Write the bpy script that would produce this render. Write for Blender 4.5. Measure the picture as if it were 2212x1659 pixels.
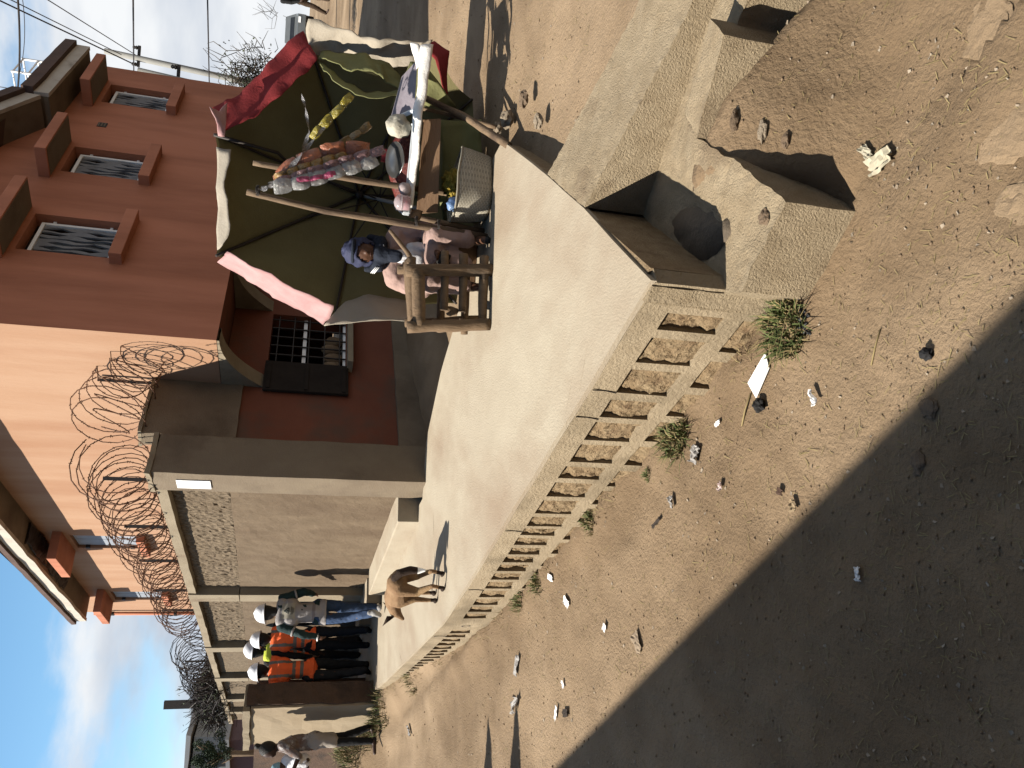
import bpy, bmesh, math, random
from mathutils import Vector, Matrix, noise as mn
random.seed(7)
R_ = math.radians
S = bpy.context.scene
COL = S.collection
for o in list(bpy.data.objects): bpy.data.objects.remove(o)

# ------------------------------------------------------------------ camera (phone held sideways: image left is up)
EYE = 1.87
FPX, CX, CY = 1735., 1106., 829.5
dn = Vector((-471., 6600., 1735.)).normalized()          # "down" seen from the camera (right, down, forward)
fh = (Vector((0, 0, 1)) - dn*dn.z).normalized()
rt = -dn.cross(fh)
if rt.x < 0: rt = -rt
def cam2w(d): return Vector((d.dot(rt), d.dot(fh), -d.dot(dn)))
cam_d = bpy.data.cameras.new('camera'); cam = bpy.data.objects.new('camera', cam_d); COL.objects.link(cam)
cam_d.sensor_fit = 'HORIZONTAL'; cam_d.sensor_width = 36.; cam_d.lens = 36.*FPX/2212.
cam_d.clip_start = .05; cam_d.clip_end = 3000
cX, cYv, cF = cam2w(Vector((0, 1, 0))), cam2w(Vector((1, 0, 0))), cam2w(Vector((0, 0, 1)))
M = Matrix((cX, cYv, -cF)).transposed().to_4x4(); M.translation = Vector((0, 0, EYE))
cam.matrix_world = M
S.camera = cam
def ray(X, Y): return cam2w(Vector((CY-Y, X-CX, FPX)).normalized())
O = Vector((0, 0, EYE))
def hz(X, Y, z):
    r = ray(X, Y); return O + r*((z-EYE)/r.z)
def hy(X, Y, y):
    r = ray(X, Y); return O + r*(y/r.y)
def hp(X, Y, p, n):
    r = ray(X, Y); return O + r*((p-O).dot(n)/r.dot(n))

# ------------------------------------------------------------------ world and sun
SUN_AZ, SUN_EL = R_(11), R_(44.7)                         # light travels to +X, slightly away
L = Vector((math.cos(SUN_AZ)*math.cos(SUN_EL), math.sin(SUN_AZ)*math.cos(SUN_EL), -math.sin(SUN_EL)))
sd = bpy.data.lights.new('sun', 'SUN'); sd.energy = 5.0; sd.angle = R_(.53); sd.color = (1, .93, .82)
sun = bpy.data.objects.new('sun', sd); COL.objects.link(sun)
sun.rotation_euler = L.to_track_quat('-Z', 'Y').to_euler()
W = bpy.data.worlds.new('World'); S.world = W; W.use_nodes = True
nt = W.node_tree; nt.nodes.clear()
def N(t, typ, **kw):
    n = t.nodes.new(typ)
    for k, v in kw.items(): setattr(n, k, v)
    return n
sky = N(nt, 'ShaderNodeTexSky', sky_type='NISHITA'); sky.sun_disc = False
sky.sun_elevation = SUN_EL; sky.sun_rotation = math.atan2(-L.x, -L.y); sky.altitude = 1250; sky.air_density = 1.0; sky.dust_density = .6; sky.ozone_density = 1.6
geo = N(nt, 'ShaderNodeTexCoord')
mp = N(nt, 'ShaderNodeMapping'); mp.inputs['Scale'].default_value = (1.0, 1.0, 2.6); mp.inputs['Location'].default_value = (3.1, .35, .18)
nt.links.new(geo.outputs['Generated'], mp.inputs['Vector'])
cn = N(nt, 'ShaderNodeTexNoise'); cn.inputs['Scale'].default_value = 2.6; cn.inputs['Detail'].default_value = 7; cn.inputs['Roughness'].default_value = .55
nt.links.new(mp.outputs['Vector'], cn.inputs['Vector'])
sep = N(nt, 'ShaderNodeSeparateXYZ'); nt.links.new(geo.outputs['Generated'], sep.inputs[0])
# clouds thicker low and towards the +X half of the sky
m1 = N(nt, 'ShaderNodeMath', operation='MULTIPLY_ADD'); m1.inputs[1].default_value = .58; m1.inputs[2].default_value = .02
nt.links.new(sep.outputs['X'], m1.inputs[0])
m2 = N(nt, 'ShaderNodeMath', operation='MULTIPLY_ADD'); m2.inputs[1].default_value = -2.1; m2.inputs[2].default_value = .50
nt.links.new(sep.outputs['Z'], m2.inputs[0])
m2m = N(nt, 'ShaderNodeMath', operation='MAXIMUM'); m2m.inputs[1].default_value = -.07; nt.links.new(m2.outputs[0], m2m.inputs[0])
m1m = N(nt, 'ShaderNodeMath', operation='MAXIMUM'); m1m.inputs[1].default_value = -.10; nt.links.new(m1.outputs[0], m1m.inputs[0])
a1 = N(nt, 'ShaderNodeMath', operation='ADD'); nt.links.new(m1m.outputs[0], a1.inputs[0]); nt.links.new(m2m.outputs[0], a1.inputs[1])
a2 = N(nt, 'ShaderNodeMath', operation='ADD'); nt.links.new(cn.outputs['Fac'], a2.inputs[0]); nt.links.new(a1.outputs[0], a2.inputs[1])
cr = N(nt, 'ShaderNodeMapRange'); cr.inputs['From Min'].default_value = .50; cr.inputs['From Max'].default_value = .68; cr.interpolation_type = 'SMOOTHSTEP'
nt.links.new(a2.outputs[0], cr.inputs['Value'])
cn2 = N(nt, 'ShaderNodeTexNoise'); cn2.inputs['Scale'].default_value = 5; cn2.inputs['Detail'].default_value = 5
nt.links.new(mp.outputs['Vector'], cn2.inputs['Vector'])
ccol = N(nt, 'ShaderNodeValToRGB'); e = ccol.color_ramp.elements
e[0].position = .3; e[0].color = (2.9, 3.25, 3.8, 1); e[1].position = .62; e[1].color = (5.0, 5.1, 5.2, 1)
nt.links.new(cn2.outputs['Fac'], ccol.inputs[0])
mix = N(nt, 'ShaderNodeMix', data_type='RGBA'); nt.links.new(cr.outputs[0], mix.inputs[0])
hs = N(nt, 'ShaderNodeHueSaturation'); hs.inputs['Hue'].default_value = .487; hs.inputs['Saturation'].default_value = 1.12; hs.inputs['Value'].default_value = 1.0
nt.links.new(sky.outputs[0], hs.inputs['Color'])
nt.links.new(hs.outputs[0], mix.inputs[6]); nt.links.new(ccol.outputs[0], mix.inputs[7])
bg = N(nt, 'ShaderNodeBackground'); bg.inputs['Strength'].default_value = .072
nt.links.new(mix.outputs[2], bg.inputs['Color'])
wo = N(nt, 'ShaderNodeOutputWorld'); nt.links.new(bg.outputs[0], wo.inputs[0])
S.view_settings.view_transform = 'Standard'; S.view_settings.look = 'None'
S.view_settings.exposure = 1.38; S.view_settings.gamma = 1; S.view_settings.use_curve_mapping = False
S.render.engine = 'CYCLES'
S.cycles.diffuse_bounces = 2
S.render.resolution_x = 1024; S.render.resolution_y = 768

# ------------------------------------------------------------------ helpers
ALB = .45
def mat(name, c1, c2=None, scale=6., rough=.9, bump=.0, bscale=40., c3=None, s3=.8, t3=(.5, .62), stretch=(1, 1, 1), metal=0., coord='pos', detail=6, spec=.25):
    """procedural material: two colours mixed by noise, a third laid over as stains, noise bump"""
    m = bpy.data.materials.new(name); m.use_nodes = True
    t = m.node_tree; b = t.nodes['Principled BSDF']
    b.inputs['Roughness'].default_value = rough; b.inputs['Metallic'].default_value = metal
    b.inputs['Specular IOR Level'].default_value = spec
    if c2 is None: c2 = tuple(v*.82 for v in c1)
    k = .78 if min(c1) > .6 else ALB                     # palette below was mixed bright; bring it to real-world reflectance
    c1, c2 = tuple(v*k for v in c1), tuple(v*k for v in c2); c3 = tuple(v*k for v in c3) if c3 else None
    if coord == 'pos':
        g = N(t, 'ShaderNodeNewGeometry'); vec = g.outputs['Position']
    else:
        g = N(t, 'ShaderNodeTexCoord'); vec = g.outputs['Object']
    mpn = N(t, 'ShaderNodeMapping'); mpn.inputs['Scale'].default_value = stretch; t.links.new(vec, mpn.inputs['Vector'])
    n1 = N(t, 'ShaderNodeTexNoise'); n1.inputs['Scale'].default_value = scale; n1.inputs['Detail'].default_value = detail; n1.inputs['Roughness'].default_value = .62
    t.links.new(mpn.outputs[0], n1.inputs['Vector'])
    r = N(t, 'ShaderNodeMapRange'); r.inputs['From Min'].default_value = .33; r.inputs['From Max'].default_value = .67; t.links.new(n1.outputs['Fac'], r.inputs['Value'])
    mx = N(t, 'ShaderNodeMix', data_type='RGBA'); t.links.new(r.outputs[0], mx.inputs[0])
    mx.inputs[6].default_value = (*c1, 1); mx.inputs[7].default_value = (*c2, 1)
    out = mx.outputs[2]
    if c3:
        n3 = N(t, 'ShaderNodeTexNoise'); n3.inputs['Scale'].default_value = s3; n3.inputs['Detail'].default_value = 8; n3.inputs['Roughness'].default_value = .6
        t.links.new(mpn.outputs[0], n3.inputs['Vector'])
        r3 = N(t, 'ShaderNodeMapRange'); r3.inputs['From Min'].default_value = t3[0]; r3.inputs['From Max'].default_value = t3[1]; t.links.new(n3.outputs['Fac'], r3.inputs['Value'])
        m3 = N(t, 'ShaderNodeMix', data_type='RGBA'); t.links.new(r3.outputs[0], m3.inputs[0]); t.links.new(out, m3.inputs[6]); m3.inputs[7].default_value = (*c3, 1)
        out = m3.outputs[2]
    t.links.new(out, b.inputs['Base Color'])
    if bump:
        nb = N(t, 'ShaderNodeTexNoise'); nb.inputs['Scale'].default_value = bscale; nb.inputs['Detail'].default_value = 8; nb.inputs['Roughness'].default_value = .65
        t.links.new(mpn.outputs[0], nb.inputs['Vector'])
        bn = N(t, 'ShaderNodeBump'); bn.inputs['Strength'].default_value = bump; bn.inputs['Distance'].default_value = .02
        t.links.new(nb.outputs['Fac'], bn.inputs['Height']); t.links.new(bn.outputs[0], b.inputs['Normal'])
    m['tree'] = 1
    return m

def tag(o, label=None, cat=None, group=None, kind=None):
    if label: o['label'] = label
    if cat: o['category'] = cat
    if group: o['group'] = group
    if kind: o['kind'] = kind
    return o
def empty(name, loc=(0, 0, 0), rz=0.):
    o = bpy.data.objects.new(name, None); COL.objects.link(o); o.location = loc; o.rotation_euler = (0, 0, rz); o.empty_display_size = .1
    return o
def link(name, me, m=None, parent=None, smooth=False):
    o = bpy.data.objects.new(name, me); COL.objects.link(o)
    if m:
        for x in (m if isinstance(m, (list, tuple)) else [m]): me.materials.append(x)
    if smooth:
        me.polygons.foreach_set('use_smooth', [True]*len(me.polygons))
    if parent:
        o.parent = parent
        o.matrix_parent_inverse = (Matrix.Translation(parent.location) @ parent.rotation_euler.to_matrix().to_4x4()).inverted()
    return o
def raw(name, vs, fs, m=None, parent=None, smooth=False, mi=None):
    me = bpy.data.meshes.new(name); me.from_pydata([tuple(v) for v in vs], [], fs); 
    if mi: 
        o = link(name, me, m, parent, smooth); me.polygons.foreach_set('material_index', mi); me.update(); return o
    me.update()
    return link(name, me, m, parent, smooth)
class MB:
    """collects shapes into one mesh"""
    def __init__(s): s.v = []; s.f = []
    def add(s, vs, fs):
        k = len(s.v); s.v += [Vector(v) for v in vs]; s.f += [tuple(i+k for i in f) for f in fs]; return s
    def box(s, c, sx, sy, sz, ax=None, ay=None, az=None):
        c = Vector(c); ax = Vector(ax or (1, 0, 0)); ay = Vector(ay or (0, 1, 0)); az = Vector(az or (0, 0, 1))
        vs = [c+ax*(i*sx/2)+ay*(j*sy/2)+az*(k*sz/2) for k in (-1, 1) for j in (-1, 1) for i in (-1, 1)]
        return s.add(vs, [(0, 2, 3, 1), (4, 5, 7, 6), (0, 1, 5, 4), (1, 3, 7, 5), (3, 2, 6, 7), (2, 0, 4, 6)])
    def hexa(s, b, t):
        """prism from bottom loop b to top loop t (counter-clockwise seen from above)"""
        n = len(b); fs = [tuple(range(n-1, -1, -1)), tuple(range(n, 2*n))]
        fs += [(i, (i+1) % n, n+(i+1) % n, n+i) for i in range(n)]
        return s.add(list(b)+list(t), fs)
    def prism(s, poly, z0, z1):
        return s.hexa([Vector((p[0], p[1], z0)) for p in poly], [Vector((p[0], p[1], z1)) for p in poly])
    def tube(s, pts, rad, n=8, cap=True, jit=0.):
        pts = [Vector(p) for p in pts]; k = len(pts)
        if not isinstance(rad, (list, tuple)): rad = [rad]*k
        vs = []; up = None
        for i, p in enumerate(pts):
            d = (pts[min(i+1, k-1)]-pts[max(i-1, 0)]); d = d.normalized() if d.length > 1e-9 else Vector((0, 0, 1))
            if up is None:
                a = Vector((0, 0, 1)) if abs(d.z) < .9 else Vector((1, 0, 0)); up = d.cross(a).normalized()
            up = (up-d*up.dot(d)).normalized(); w = d.cross(up)
            for j in range(n):
                a = 2*math.pi*j/n; q = rad[i]*(1+random.uniform(-jit, jit))
                vs.append(p+up*(math.cos(a)*q)+w*(math.sin(a)*q))
        fs = [(i*n+j, i*n+(j+1) % n, (i+1)*n+(j+1) % n, (i+1)*n+j) for i in range(k-1) for j in range(n)]
        if cap: fs += [tuple(range(n-1, -1, -1)), tuple((k-1)*n+j for j in range(n))]
        return s.add(vs, fs)
    def lathe(s, c, prof, n=16, ax=None):
        c = Vector(c); ax = Vector(ax or (0, 0, 1)).normalized(); u = ax.orthogonal().normalized(); w = ax.cross(u)
        vs = [c+ax*h+u*(math.cos(2*math.pi*j/n)*r)+w*(math.sin(2*math.pi*j/n)*r) for r, h in prof for j in range(n)]
        k = len(prof)
        fs = [(i*n+j, i*n+(j+1) % n, (i+1)*n+(j+1) % n, (i+1)*n+j) for i in range(k-1) for j in range(n)]
        fs += [tuple(range(n-1, -1, -1)), tuple((k-1)*n+j for j in range(n))]
        return s.add(vs, fs)
    def blob(s, c, r, sub=2, sc=(1, 1, 1), amp=.0, fr=3., seed=0, rot=None):
        bm = bmesh.new(); bmesh.ops.create_icosphere(bm, subdivisions=sub, radius=1)
        c = Vector(c); vs = []
        for v in bm.verts:
            p = v.co.copy(); k = 1+amp*mn.noise(p*fr+Vector((seed*7.1, seed*3.3, 0)))
            p = Vector((p.x*sc[0], p.y*sc[1], p.z*sc[2]))*(r*k)
            if rot: p = rot @ p
            vs.append(c+p)
        fs = [tuple(x.index for x in f.verts) for f in bm.faces]; bm.free()
        return s.add(vs, fs)
    def rough(s, amp, fr=8., seed=0, dirs=None):
        sd_ = Vector((seed*5.17, seed*1.3, seed*9.7))
        for v in s.v:
            v += mn.noise_vector(v*fr+sd_)*amp + mn.noise_vector(v*fr*3+sd_)*amp*.35
        return s
    def build(s, name, m=None, parent=None, smooth=False, bevel=0., sub=0):
        me = bpy.data.meshes.new(name); me.from_pydata([tuple(v) for v in s.v], [], s.f); me.update()
        if sub or bevel:
            bm = bmesh.new(); bm.from_mesh(me); bmesh.ops.recalc_face_normals(bm, faces=bm.faces)
            if bevel: bmesh.ops.bevel(bm, geom=list(bm.edges), offset=bevel, segments=2, affect='EDGES', profile=.6)
            if sub: bmesh.ops.subdivide_edges(bm, edges=list(bm.edges), cuts=sub, use_grid_fill=True)
            bm.to_mesh(me); bm.free(); me.update()
        return link(name, me, m, parent, smooth)
def dice(me, size, amp, fr, seed=0, it=5):
    """cut long edges until shorter than size, then push vertices about with noise: worn masonry"""
    bm = bmesh.new(); bm.from_mesh(me); bmesh.ops.triangulate(bm, faces=[f for f in bm.faces if len(f.verts) > 4])
    for _ in range(it):
        es = [e for e in bm.edges if e.calc_length() > size]
        if not es: break
        bmesh.ops.subdivide_edges(bm, edges=es, cuts=1, use_grid_fill=True)
        bmesh.ops.triangulate(bm, faces=[f for f in bm.faces if len(f.verts) > 4])
    sv = Vector((seed*3.1, seed*7.7, seed))
    for v in bm.verts: v.co += mn.noise_vector(v.co*fr+sv)*amp + mn.noise_vector(v.co*fr*3.1+sv)*amp*.4
    bm.to_mesh(me); bm.free(); me.update()
def lerp(a, b, t): return a+(b-a)*t
def smooth01(x): x = max(0., min(1., x)); return x*x*(3-2*x)
# ------------------------------------------------------------------ directions of the place
aL, aR = R_(29), R_(40)
dL = Vector((-math.sin(aL), math.cos(aL), 0)); dR = Vector((math.sin(aR), math.cos(aR), 0))
nL = Vector((-math.cos(aL), -math.sin(aL), 0)); nR = Vector((math.cos(aR), -math.sin(aR), 0))
Z = Vector((0, 0, 1))
def P3(x, y, z): return Vector((x, y, z+EYE))      # z given relative to the eye
WT = EYE-1.24                                        # walkway surface
A2 = Vector((.42, 2.79)); D2 = Vector((1.69, 5.47)); B2 = Vector((.86, 3.63)); C2_ = Vector((1.18, 4.31))
EDGE = [Vector(p) for p in ((.42, 2.79), (.03, 3.36), (-.40, 4.01), (-.97, 4.86), (-1.47, 5.61), (-2.0, 6.45), (-2.82, 8.02), (-3.68, 9.71), (-4.3, 10.95))]

# ------------------------------------------------------------------ materials of the setting
M_dirt = mat('dirt', (.345, .238, .14), (.235, .157, .088), 1.9, .95, .9, 50, (.46, .33, .205), .7, (.46, .66), detail=12)
M_soil = mat('pocket_soil', (.46, .34, .20), (.34, .23, .125), 14, .95, 1., 60, (.24, .15, .08), 9, (.58, .7))
M_conc = mat('walkway_concrete', (.61, .53, .40), (.545, .465, .345), 5.2, .85, .35, 90, (.43, .325, .225), 1.1, (.45, .72), stretch=(1, .5, 1))
M_conc2 = mat('edge_beam_concrete', (.53, .425, .285), (.43, .335, .215), 6, .9, .7, 60, (.30, .235, .15), 2.4, (.47, .66))
M_concR = mat('rough_concrete', (.57, .455, .30), (.45, .345, .215), 9, .95, .9, 110, (.33, .24, .15), 2.2, (.55, .68))
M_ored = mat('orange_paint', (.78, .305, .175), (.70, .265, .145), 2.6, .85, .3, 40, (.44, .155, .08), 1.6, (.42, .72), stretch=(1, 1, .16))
M_oredL = mat('orange_paint_sunlit', (.62, .385, .245), (.555, .32, .19), 2.6, .85, .3, 40, (.46, .225, .12), 1.5, (.45, .74), stretch=(1, 1, .16))  # paler copy for the sunlit side; the sun's effect is put into the colour
M_ored2 = mat('orange_paint_stained_shaded', (.27, .085, .042), (.22, .066, .032), 2.0, .8, .2, 45, (.15, .085, .055), 1.1, (.47, .62))  # stained, and darkened further: shade under the overhang put into the colour
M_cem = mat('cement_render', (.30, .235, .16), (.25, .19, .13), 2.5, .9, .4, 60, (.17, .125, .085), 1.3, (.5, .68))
M_cemL = mat('cement_light', (.42, .345, .24), (.34, .275, .185), 4, .9, .4, 70, (.27, .2, .13), 1.8, (.55, .7))
M_peb = mat('roughcast_render', (.36, .275, .18), (.12, .085, .052), 30, .95, 1.0, 40, (.22, .16, .10), 2, (.48, .66), stretch=(1, 1, .6))
M_pebS = mat('smooth_render', (.255, .185, .118), (.20, .142, .088), 7, .95, .8, 50, (.17, .115, .07), 2.0, (.46, .68), stretch=(1, 1, .5))
M_white = mat('white_paint', (.8, .8, .79), (.74, .74, .73), 3, .5, .05, 30)
M_iron = mat('black_iron', (.03, .025, .022), (.05, .035, .028), 20, .6, .2, 90)
M_rust = mat('rusty_wire', (.24, .11, .055), (.16, .07, .035), 30, .7, .2, 90)
M_roof = mat('brown_roof_edge', (.17, .10, .075), (.12, .075, .06), 6, .85, .3, 50)
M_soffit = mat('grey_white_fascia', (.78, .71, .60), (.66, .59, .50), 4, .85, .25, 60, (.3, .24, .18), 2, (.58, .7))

# ------------------------------------------------------------------ ground
def edge_q(x, y):
    return (x-A2.x)*.831+(y-A2.y)*.557
def ground_z(x, y):
    low = -1.87+.052*(y-2.8)
    low = max(-1.92, min(-1.40, low))
    s = (x-B2.x)*.57+(y-B2.y)*.82-.12
    q = edge_q(x, y)-.15
    sr = (x-D2.x)*.643+(y-D2.y)*.766
    high = -1.35+(.066*sr if sr > 0 else .075*max(sr, -1.8))
    if sr > 26: high = -1.345+.066*26+(sr-26)*.02
    k = smooth01(min(s, q)/.35)
    if y > 11 and x < -1.0: k *= 0
    # right of the drain apron the dirt climbs gently towards the strip
    r = smooth01((x-.70)/.2)*smooth01((4.5-y)/1.0)*smooth01((y-2.3-.25*max(0, x-1.1))/.62)
    low += .345*r*smooth01((-.375-((x-B2.x)*.57+(y-B2.y)*.82))/.07)+.05*smooth01((x-.6)/1.0)*smooth01((2.9-y)/.6)
    qe = edge_q(x, y)
    if -.4 < qe < .1: low += (.035+.05*mn.noise(Vector((x*3.1, y*3.1, 8))))*math.exp(-(qe/.16)**2)
    z = low*(1-k)+high*k
    # soil heaped against the plot wall at the far left
    m = math.exp(-(((x+5.35)/.62)**2+((y-11.55)/.55)**2)); z += .50*m
    m = math.exp(-(((x+4.6)/.35)**2+((y-10.85)/.4)**2)); z += .10*m
    # gully between platform and house
    gx = (x-.1)*dR.x+(y-7.9)*dR.y; gy = (x-.1)*nR.x+(y-7.9)*nR.y
    z -= .22*math.exp(-(gy/.28)**2)*smooth01((gx+1.2)/.5)*smooth01((2.8-gx)/.5)
    return z+EYE
def gz(x, y, big=True):
    v = Vector((x, y, 0)); d = math.hypot(x, y)
    h = mn.noise(v*.8)*.03+mn.noise(v*2.7)*.014
    if d < 14: h += mn.noise(v*7.3)*.009+mn.noise(v*17)*.0045
    return ground_z(x, y)+h*(1 if d < 60 else 0)
vs = []; fs = []; idx = {}
rings = [0.]; r = .55
while r < 900:
    rings.append(r); r *= 1.0125 if r < 9 else (1.03 if r < 40 else 1.12)
NA = 300
angs = []
for i in range(NA):                                    # fine fan ahead, coarse behind
    u = i/NA
    angs.append(R_(-38+76*(u/.86)) if u < .86 else R_(38+284*((u-.86)/.14)))
for r in rings:
    for a in angs:
        x, y = r*math.sin(a), r*math.cos(a)
        vs.append((x, y, gz(x, y)))
for i in range(len(rings)-1):
    for j in range(NA):
        k = (j+1) % NA
        fs.append((i*NA+j, i*NA+k, (i+1)*NA+k, (i+1)*NA+j))
ground = raw('ground', vs, fs, M_dirt, None, True); tag(ground, 'bare brown trodden dirt of the street corner', kind='structure')

# ------------------------------------------------------------------ raised walkway (concrete slab on a lattice-faced retaining wall)
inner = [hz(828, 1190, WT), hz(905, 1062, WT)]
back = [Vector((1.55, 6.1)), Vector((1.15, 6.35)), Vector((.55, 6.72)), Vector((.05, 7.35)), Vector((-.62, 7.93)), Vector((-1.2, 7.9)), Vector((-2.6, 10.6)), Vector((-3.2, 11.6)), Vector((-4.4, 13.6)), Vector((-5.6, 13.2))]
def offs(poly2, k): return [p+Vector((.831, .557))*k for p in poly2]
inE = offs(EDGE, .004)
poly = [inE[0], B2, C2_, D2]+back+list(reversed(inE[1:]))
b = MB()
b.prism([(p.x, p.y) for p in poly], WT-.024, WT)
walk = b.build('walkway', M_conc); dice(walk.data, .25, .004, 2.2, 1, 6); tag(walk, 'raised cream concrete walkway wedge at the street corner', kind='structure')
# body of the platform under the slab, set back behind the pockets
core = MB()
inn = offs(EDGE, .07)
core.prism([(p.x, p.y) for p in [inn[0], B2+Vector((.0, .02)), C2_, D2+Vector((-.02, .0))]+[Vector((p.x*1, p.y*1)) for p in back]+list(reversed(inn[1:]))], -.25, WT-.012)
co = core.build('platform_core', M_soil, walk)

rw = empty('retaining_wall', (A2.x, A2.y, 0)); tag(rw, 'low concrete lattice wall with soil-filled pockets along the walkway edge', 'retaining wall')
cum = [0.]
for i in range(len(EDGE)-1): cum.append(cum[-1]+(EDGE[i+1]-EDGE[i]).length)
def epos(s):
    for i in range(len(EDGE)-1):
        if s <= cum[i+1] or i == len(EDGE)-2:
            t = (s-cum[i])/(cum[i+1]-cum[i]); return EDGE[i].lerp(EDGE[i+1], t)
def enorm(s):
    d = epos(min(s+.15, cum[-1]-.01))-epos(max(s-.15, 0)); return Vector((-d.y, d.x)).normalized()   # outward (left)
top_b, bot_b = -1.383, lambda s: -1.652+.019*min(s, 4.5)
top2 = lambda s: bot_b(s)-.073
edges1 = [(.165, .278), (.333, .513), (.564, .757), (.816, .972), (1.02, 1.203), (1.248, 1.44), (1.495, 1.637), (1.688, 1.865), (1.914, 2.104), (2.15, 2.287), (2.325, 2.43), (2.475, 2.592), (2.64, 2.753), (2.795, 2.90), (2.945, 3.068), (3.11, 3.242)]
s_ = 3.29
while s_ < 9.2:
    w_ = random.uniform(.13, .17); edges1.append((s_, s_+w_)); s_ += w_+random.uniform(.045, .065)
edges2 = [(.175, .389)]
s_ = .46
while s_ < 9.0:
    w_ = random.uniform(.17, .215); edges2.append((s_, s_+w_)); s_ += w_+random.uniform(.05, .07)
GAP = (4.28, 4.62)                                     # solid bit with the drain hole
edges1 = [e_ for e_ in edges1 if not (e_[0] < GAP[1] and e_[1] > GAP[0])]
edges2 = [e_ for e_ in edges2 if not (e_[0] < GAP[1] and e_[1] > GAP[0])]
REC = .030
def pt(s, z, dep=0.):
    p = epos(s)-enorm(s)*dep; return Vector((p.x, p.y, z+EYE))
fr = MB()
def strip(s0, s1, z0, z1, n=None, BK=.04):
    """front face of a bar plus its returns into the recess"""
    n = n or max(1, int((s1-s0)/.12)); z0f = z0 if callable(z0) else (lambda s, q=z0: q); z1f = z1 if callable(z1) else (lambda s, q=z1: q)
    k = len(fr.v); vv = []
    for i in range(n+1):
        s = lerp(s0, s1, i/n)
        vv += [pt(s, z0f(s)), pt(s, z1f(s)), pt(s, z0f(s), REC+BK), pt(s, z1f(s), REC+BK)]
    ff = []
    for i in range(n):
        a = i*4; c = a+4
        ff += [(a, a+1, c+1, c), (a+1, a+3, c+3, c+1), (a+2, a, c, c+2), (a+3, a+2, c+2, c+3)]
    ff += [(0, 2, 3, 1), (n*4, n*4+1, n*4+3, n*4+2)]
    fr.add(vv, ff)
SE = cum[-1]-.1
strip(.0, SE, top_b, -1.2665, 80)
strip(.0, SE, lambda s: bot_b(s)-.073, bot_b, 80)
for ed, zt, zb in ((edges1, lambda s: top_b-.0004, lambda s: bot_b(s)+.0004), (edges2, lambda s: top2(s)-.0004, lambda s: -2.05)):
    pos = 0.
    for (s0, s1) in ed+[(SE, SE)]:
        if s0-pos > .01: strip(pos, s0, zb, zt, max(1, int((s0-pos)/.15)))
        pos = s1
for v in fr.v: v += mn.noise_vector(v*9)*.004
fo = fr.build('lattice_frame', M_conc2, rw)
random.seed(11)
for row, ed in enumerate((edges1, edges2)):
    for (s0, s1) in ed:
        zt = top_b if row == 0 else top2(s0); zb = bot_b(s0) if row == 0 else -2.02
        if row == 1 and zb+EYE > gz(*epos(s0))+.3: continue
        near = s0 < 3.3
        nx, nz = (13, 17) if near else (4, 5)
        vv = []; sd_ = random.uniform(0, 50)
        for j in range(nz+1):
            for i in range(nx+1):
                s = lerp(s0-.012, s1+.012, i/nx); z = lerp(zb-.012, zt+.012, j/nz)
                n3 = mn.noise(Vector((s*24, z*24, sd_)))*.015+mn.noise(Vector((s*70, z*70, sd_)))*.012
                dep = REC-.006+n3*.8-.010*math.sin(math.pi*min(1, (j/nz)*1.2))
                # crumbling hollows
                hol = mn.noise(Vector((s*12, z*9, sd_+9)))
                if hol > .28: dep += (hol-.28)*.05
                vv.append(pt(s, z, min(dep, REC+.02)))
        ff = [(j*(nx+1)+i, j*(nx+1)+i+1, (j+1)*(nx+1)+i+1, (j+1)*(nx+1)+i) for j in range(nz) for i in range(nx)]
        raw('soil_panel', vv, ff, M_soil, rw, False)
# drain hole between the pockets
b = MB(); c = pt(4.45, -1.46, .0); nn = enorm(4.45)
b.lathe(c-Vector((nn.x, nn.y, 0))*.002, [(.034, -.02), (.04, .004), (.03, .004), (.028, -.02)], 12, (nn.x, nn.y, 0))
b.build('weep_hole', M_iron, rw, True)
for s in (.74, .98, 2.36, 3.45, 4.9):                     # shrinkage joints in the edge beam
    b = MB(); a_, c_ = pt(s, -1.268, -.0045), pt(s+.012, top_b-.002, -.0045); nn = enorm(s); b.tube([a_, a_.lerp(c_, .5)+Vector((.004, 0, 0)), c_], .0028, 5); b.build('joint', M_iron, rw)

# ------------------------------------------------------------------ drain at the end of the walkway
dr = empty('drain', (B2.x, B2.y, 0)); dr['kind'] = 'structure'
eS = Vector((.82, -.57)); 
def p2(v, z): return Vector((v[0], v[1], z+EYE))
# end wall of the platform over the basin
b = MB(); b.prism([(.405, 2.800), (.838, 3.631), (1.158, 4.311), (1.664, 5.468), (1.58, 5.48), (1.07, 4.33), (.75, 3.66), (.345, 2.86)], .0, WT-.013)
o = b.build('end_wall', M_concR, dr); dice(o.data, .06, .005, 13, 3)
# corner post of the lattice wall
b = MB(); b.prism([(.417, 2.797), (.452, 2.862), (.395, 2.915), (.352, 2.85)], -.1, WT-.020); o = b.build('corner_post', M_conc2, dr); dice(o.data, .05, .003, 13, 7)
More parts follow.
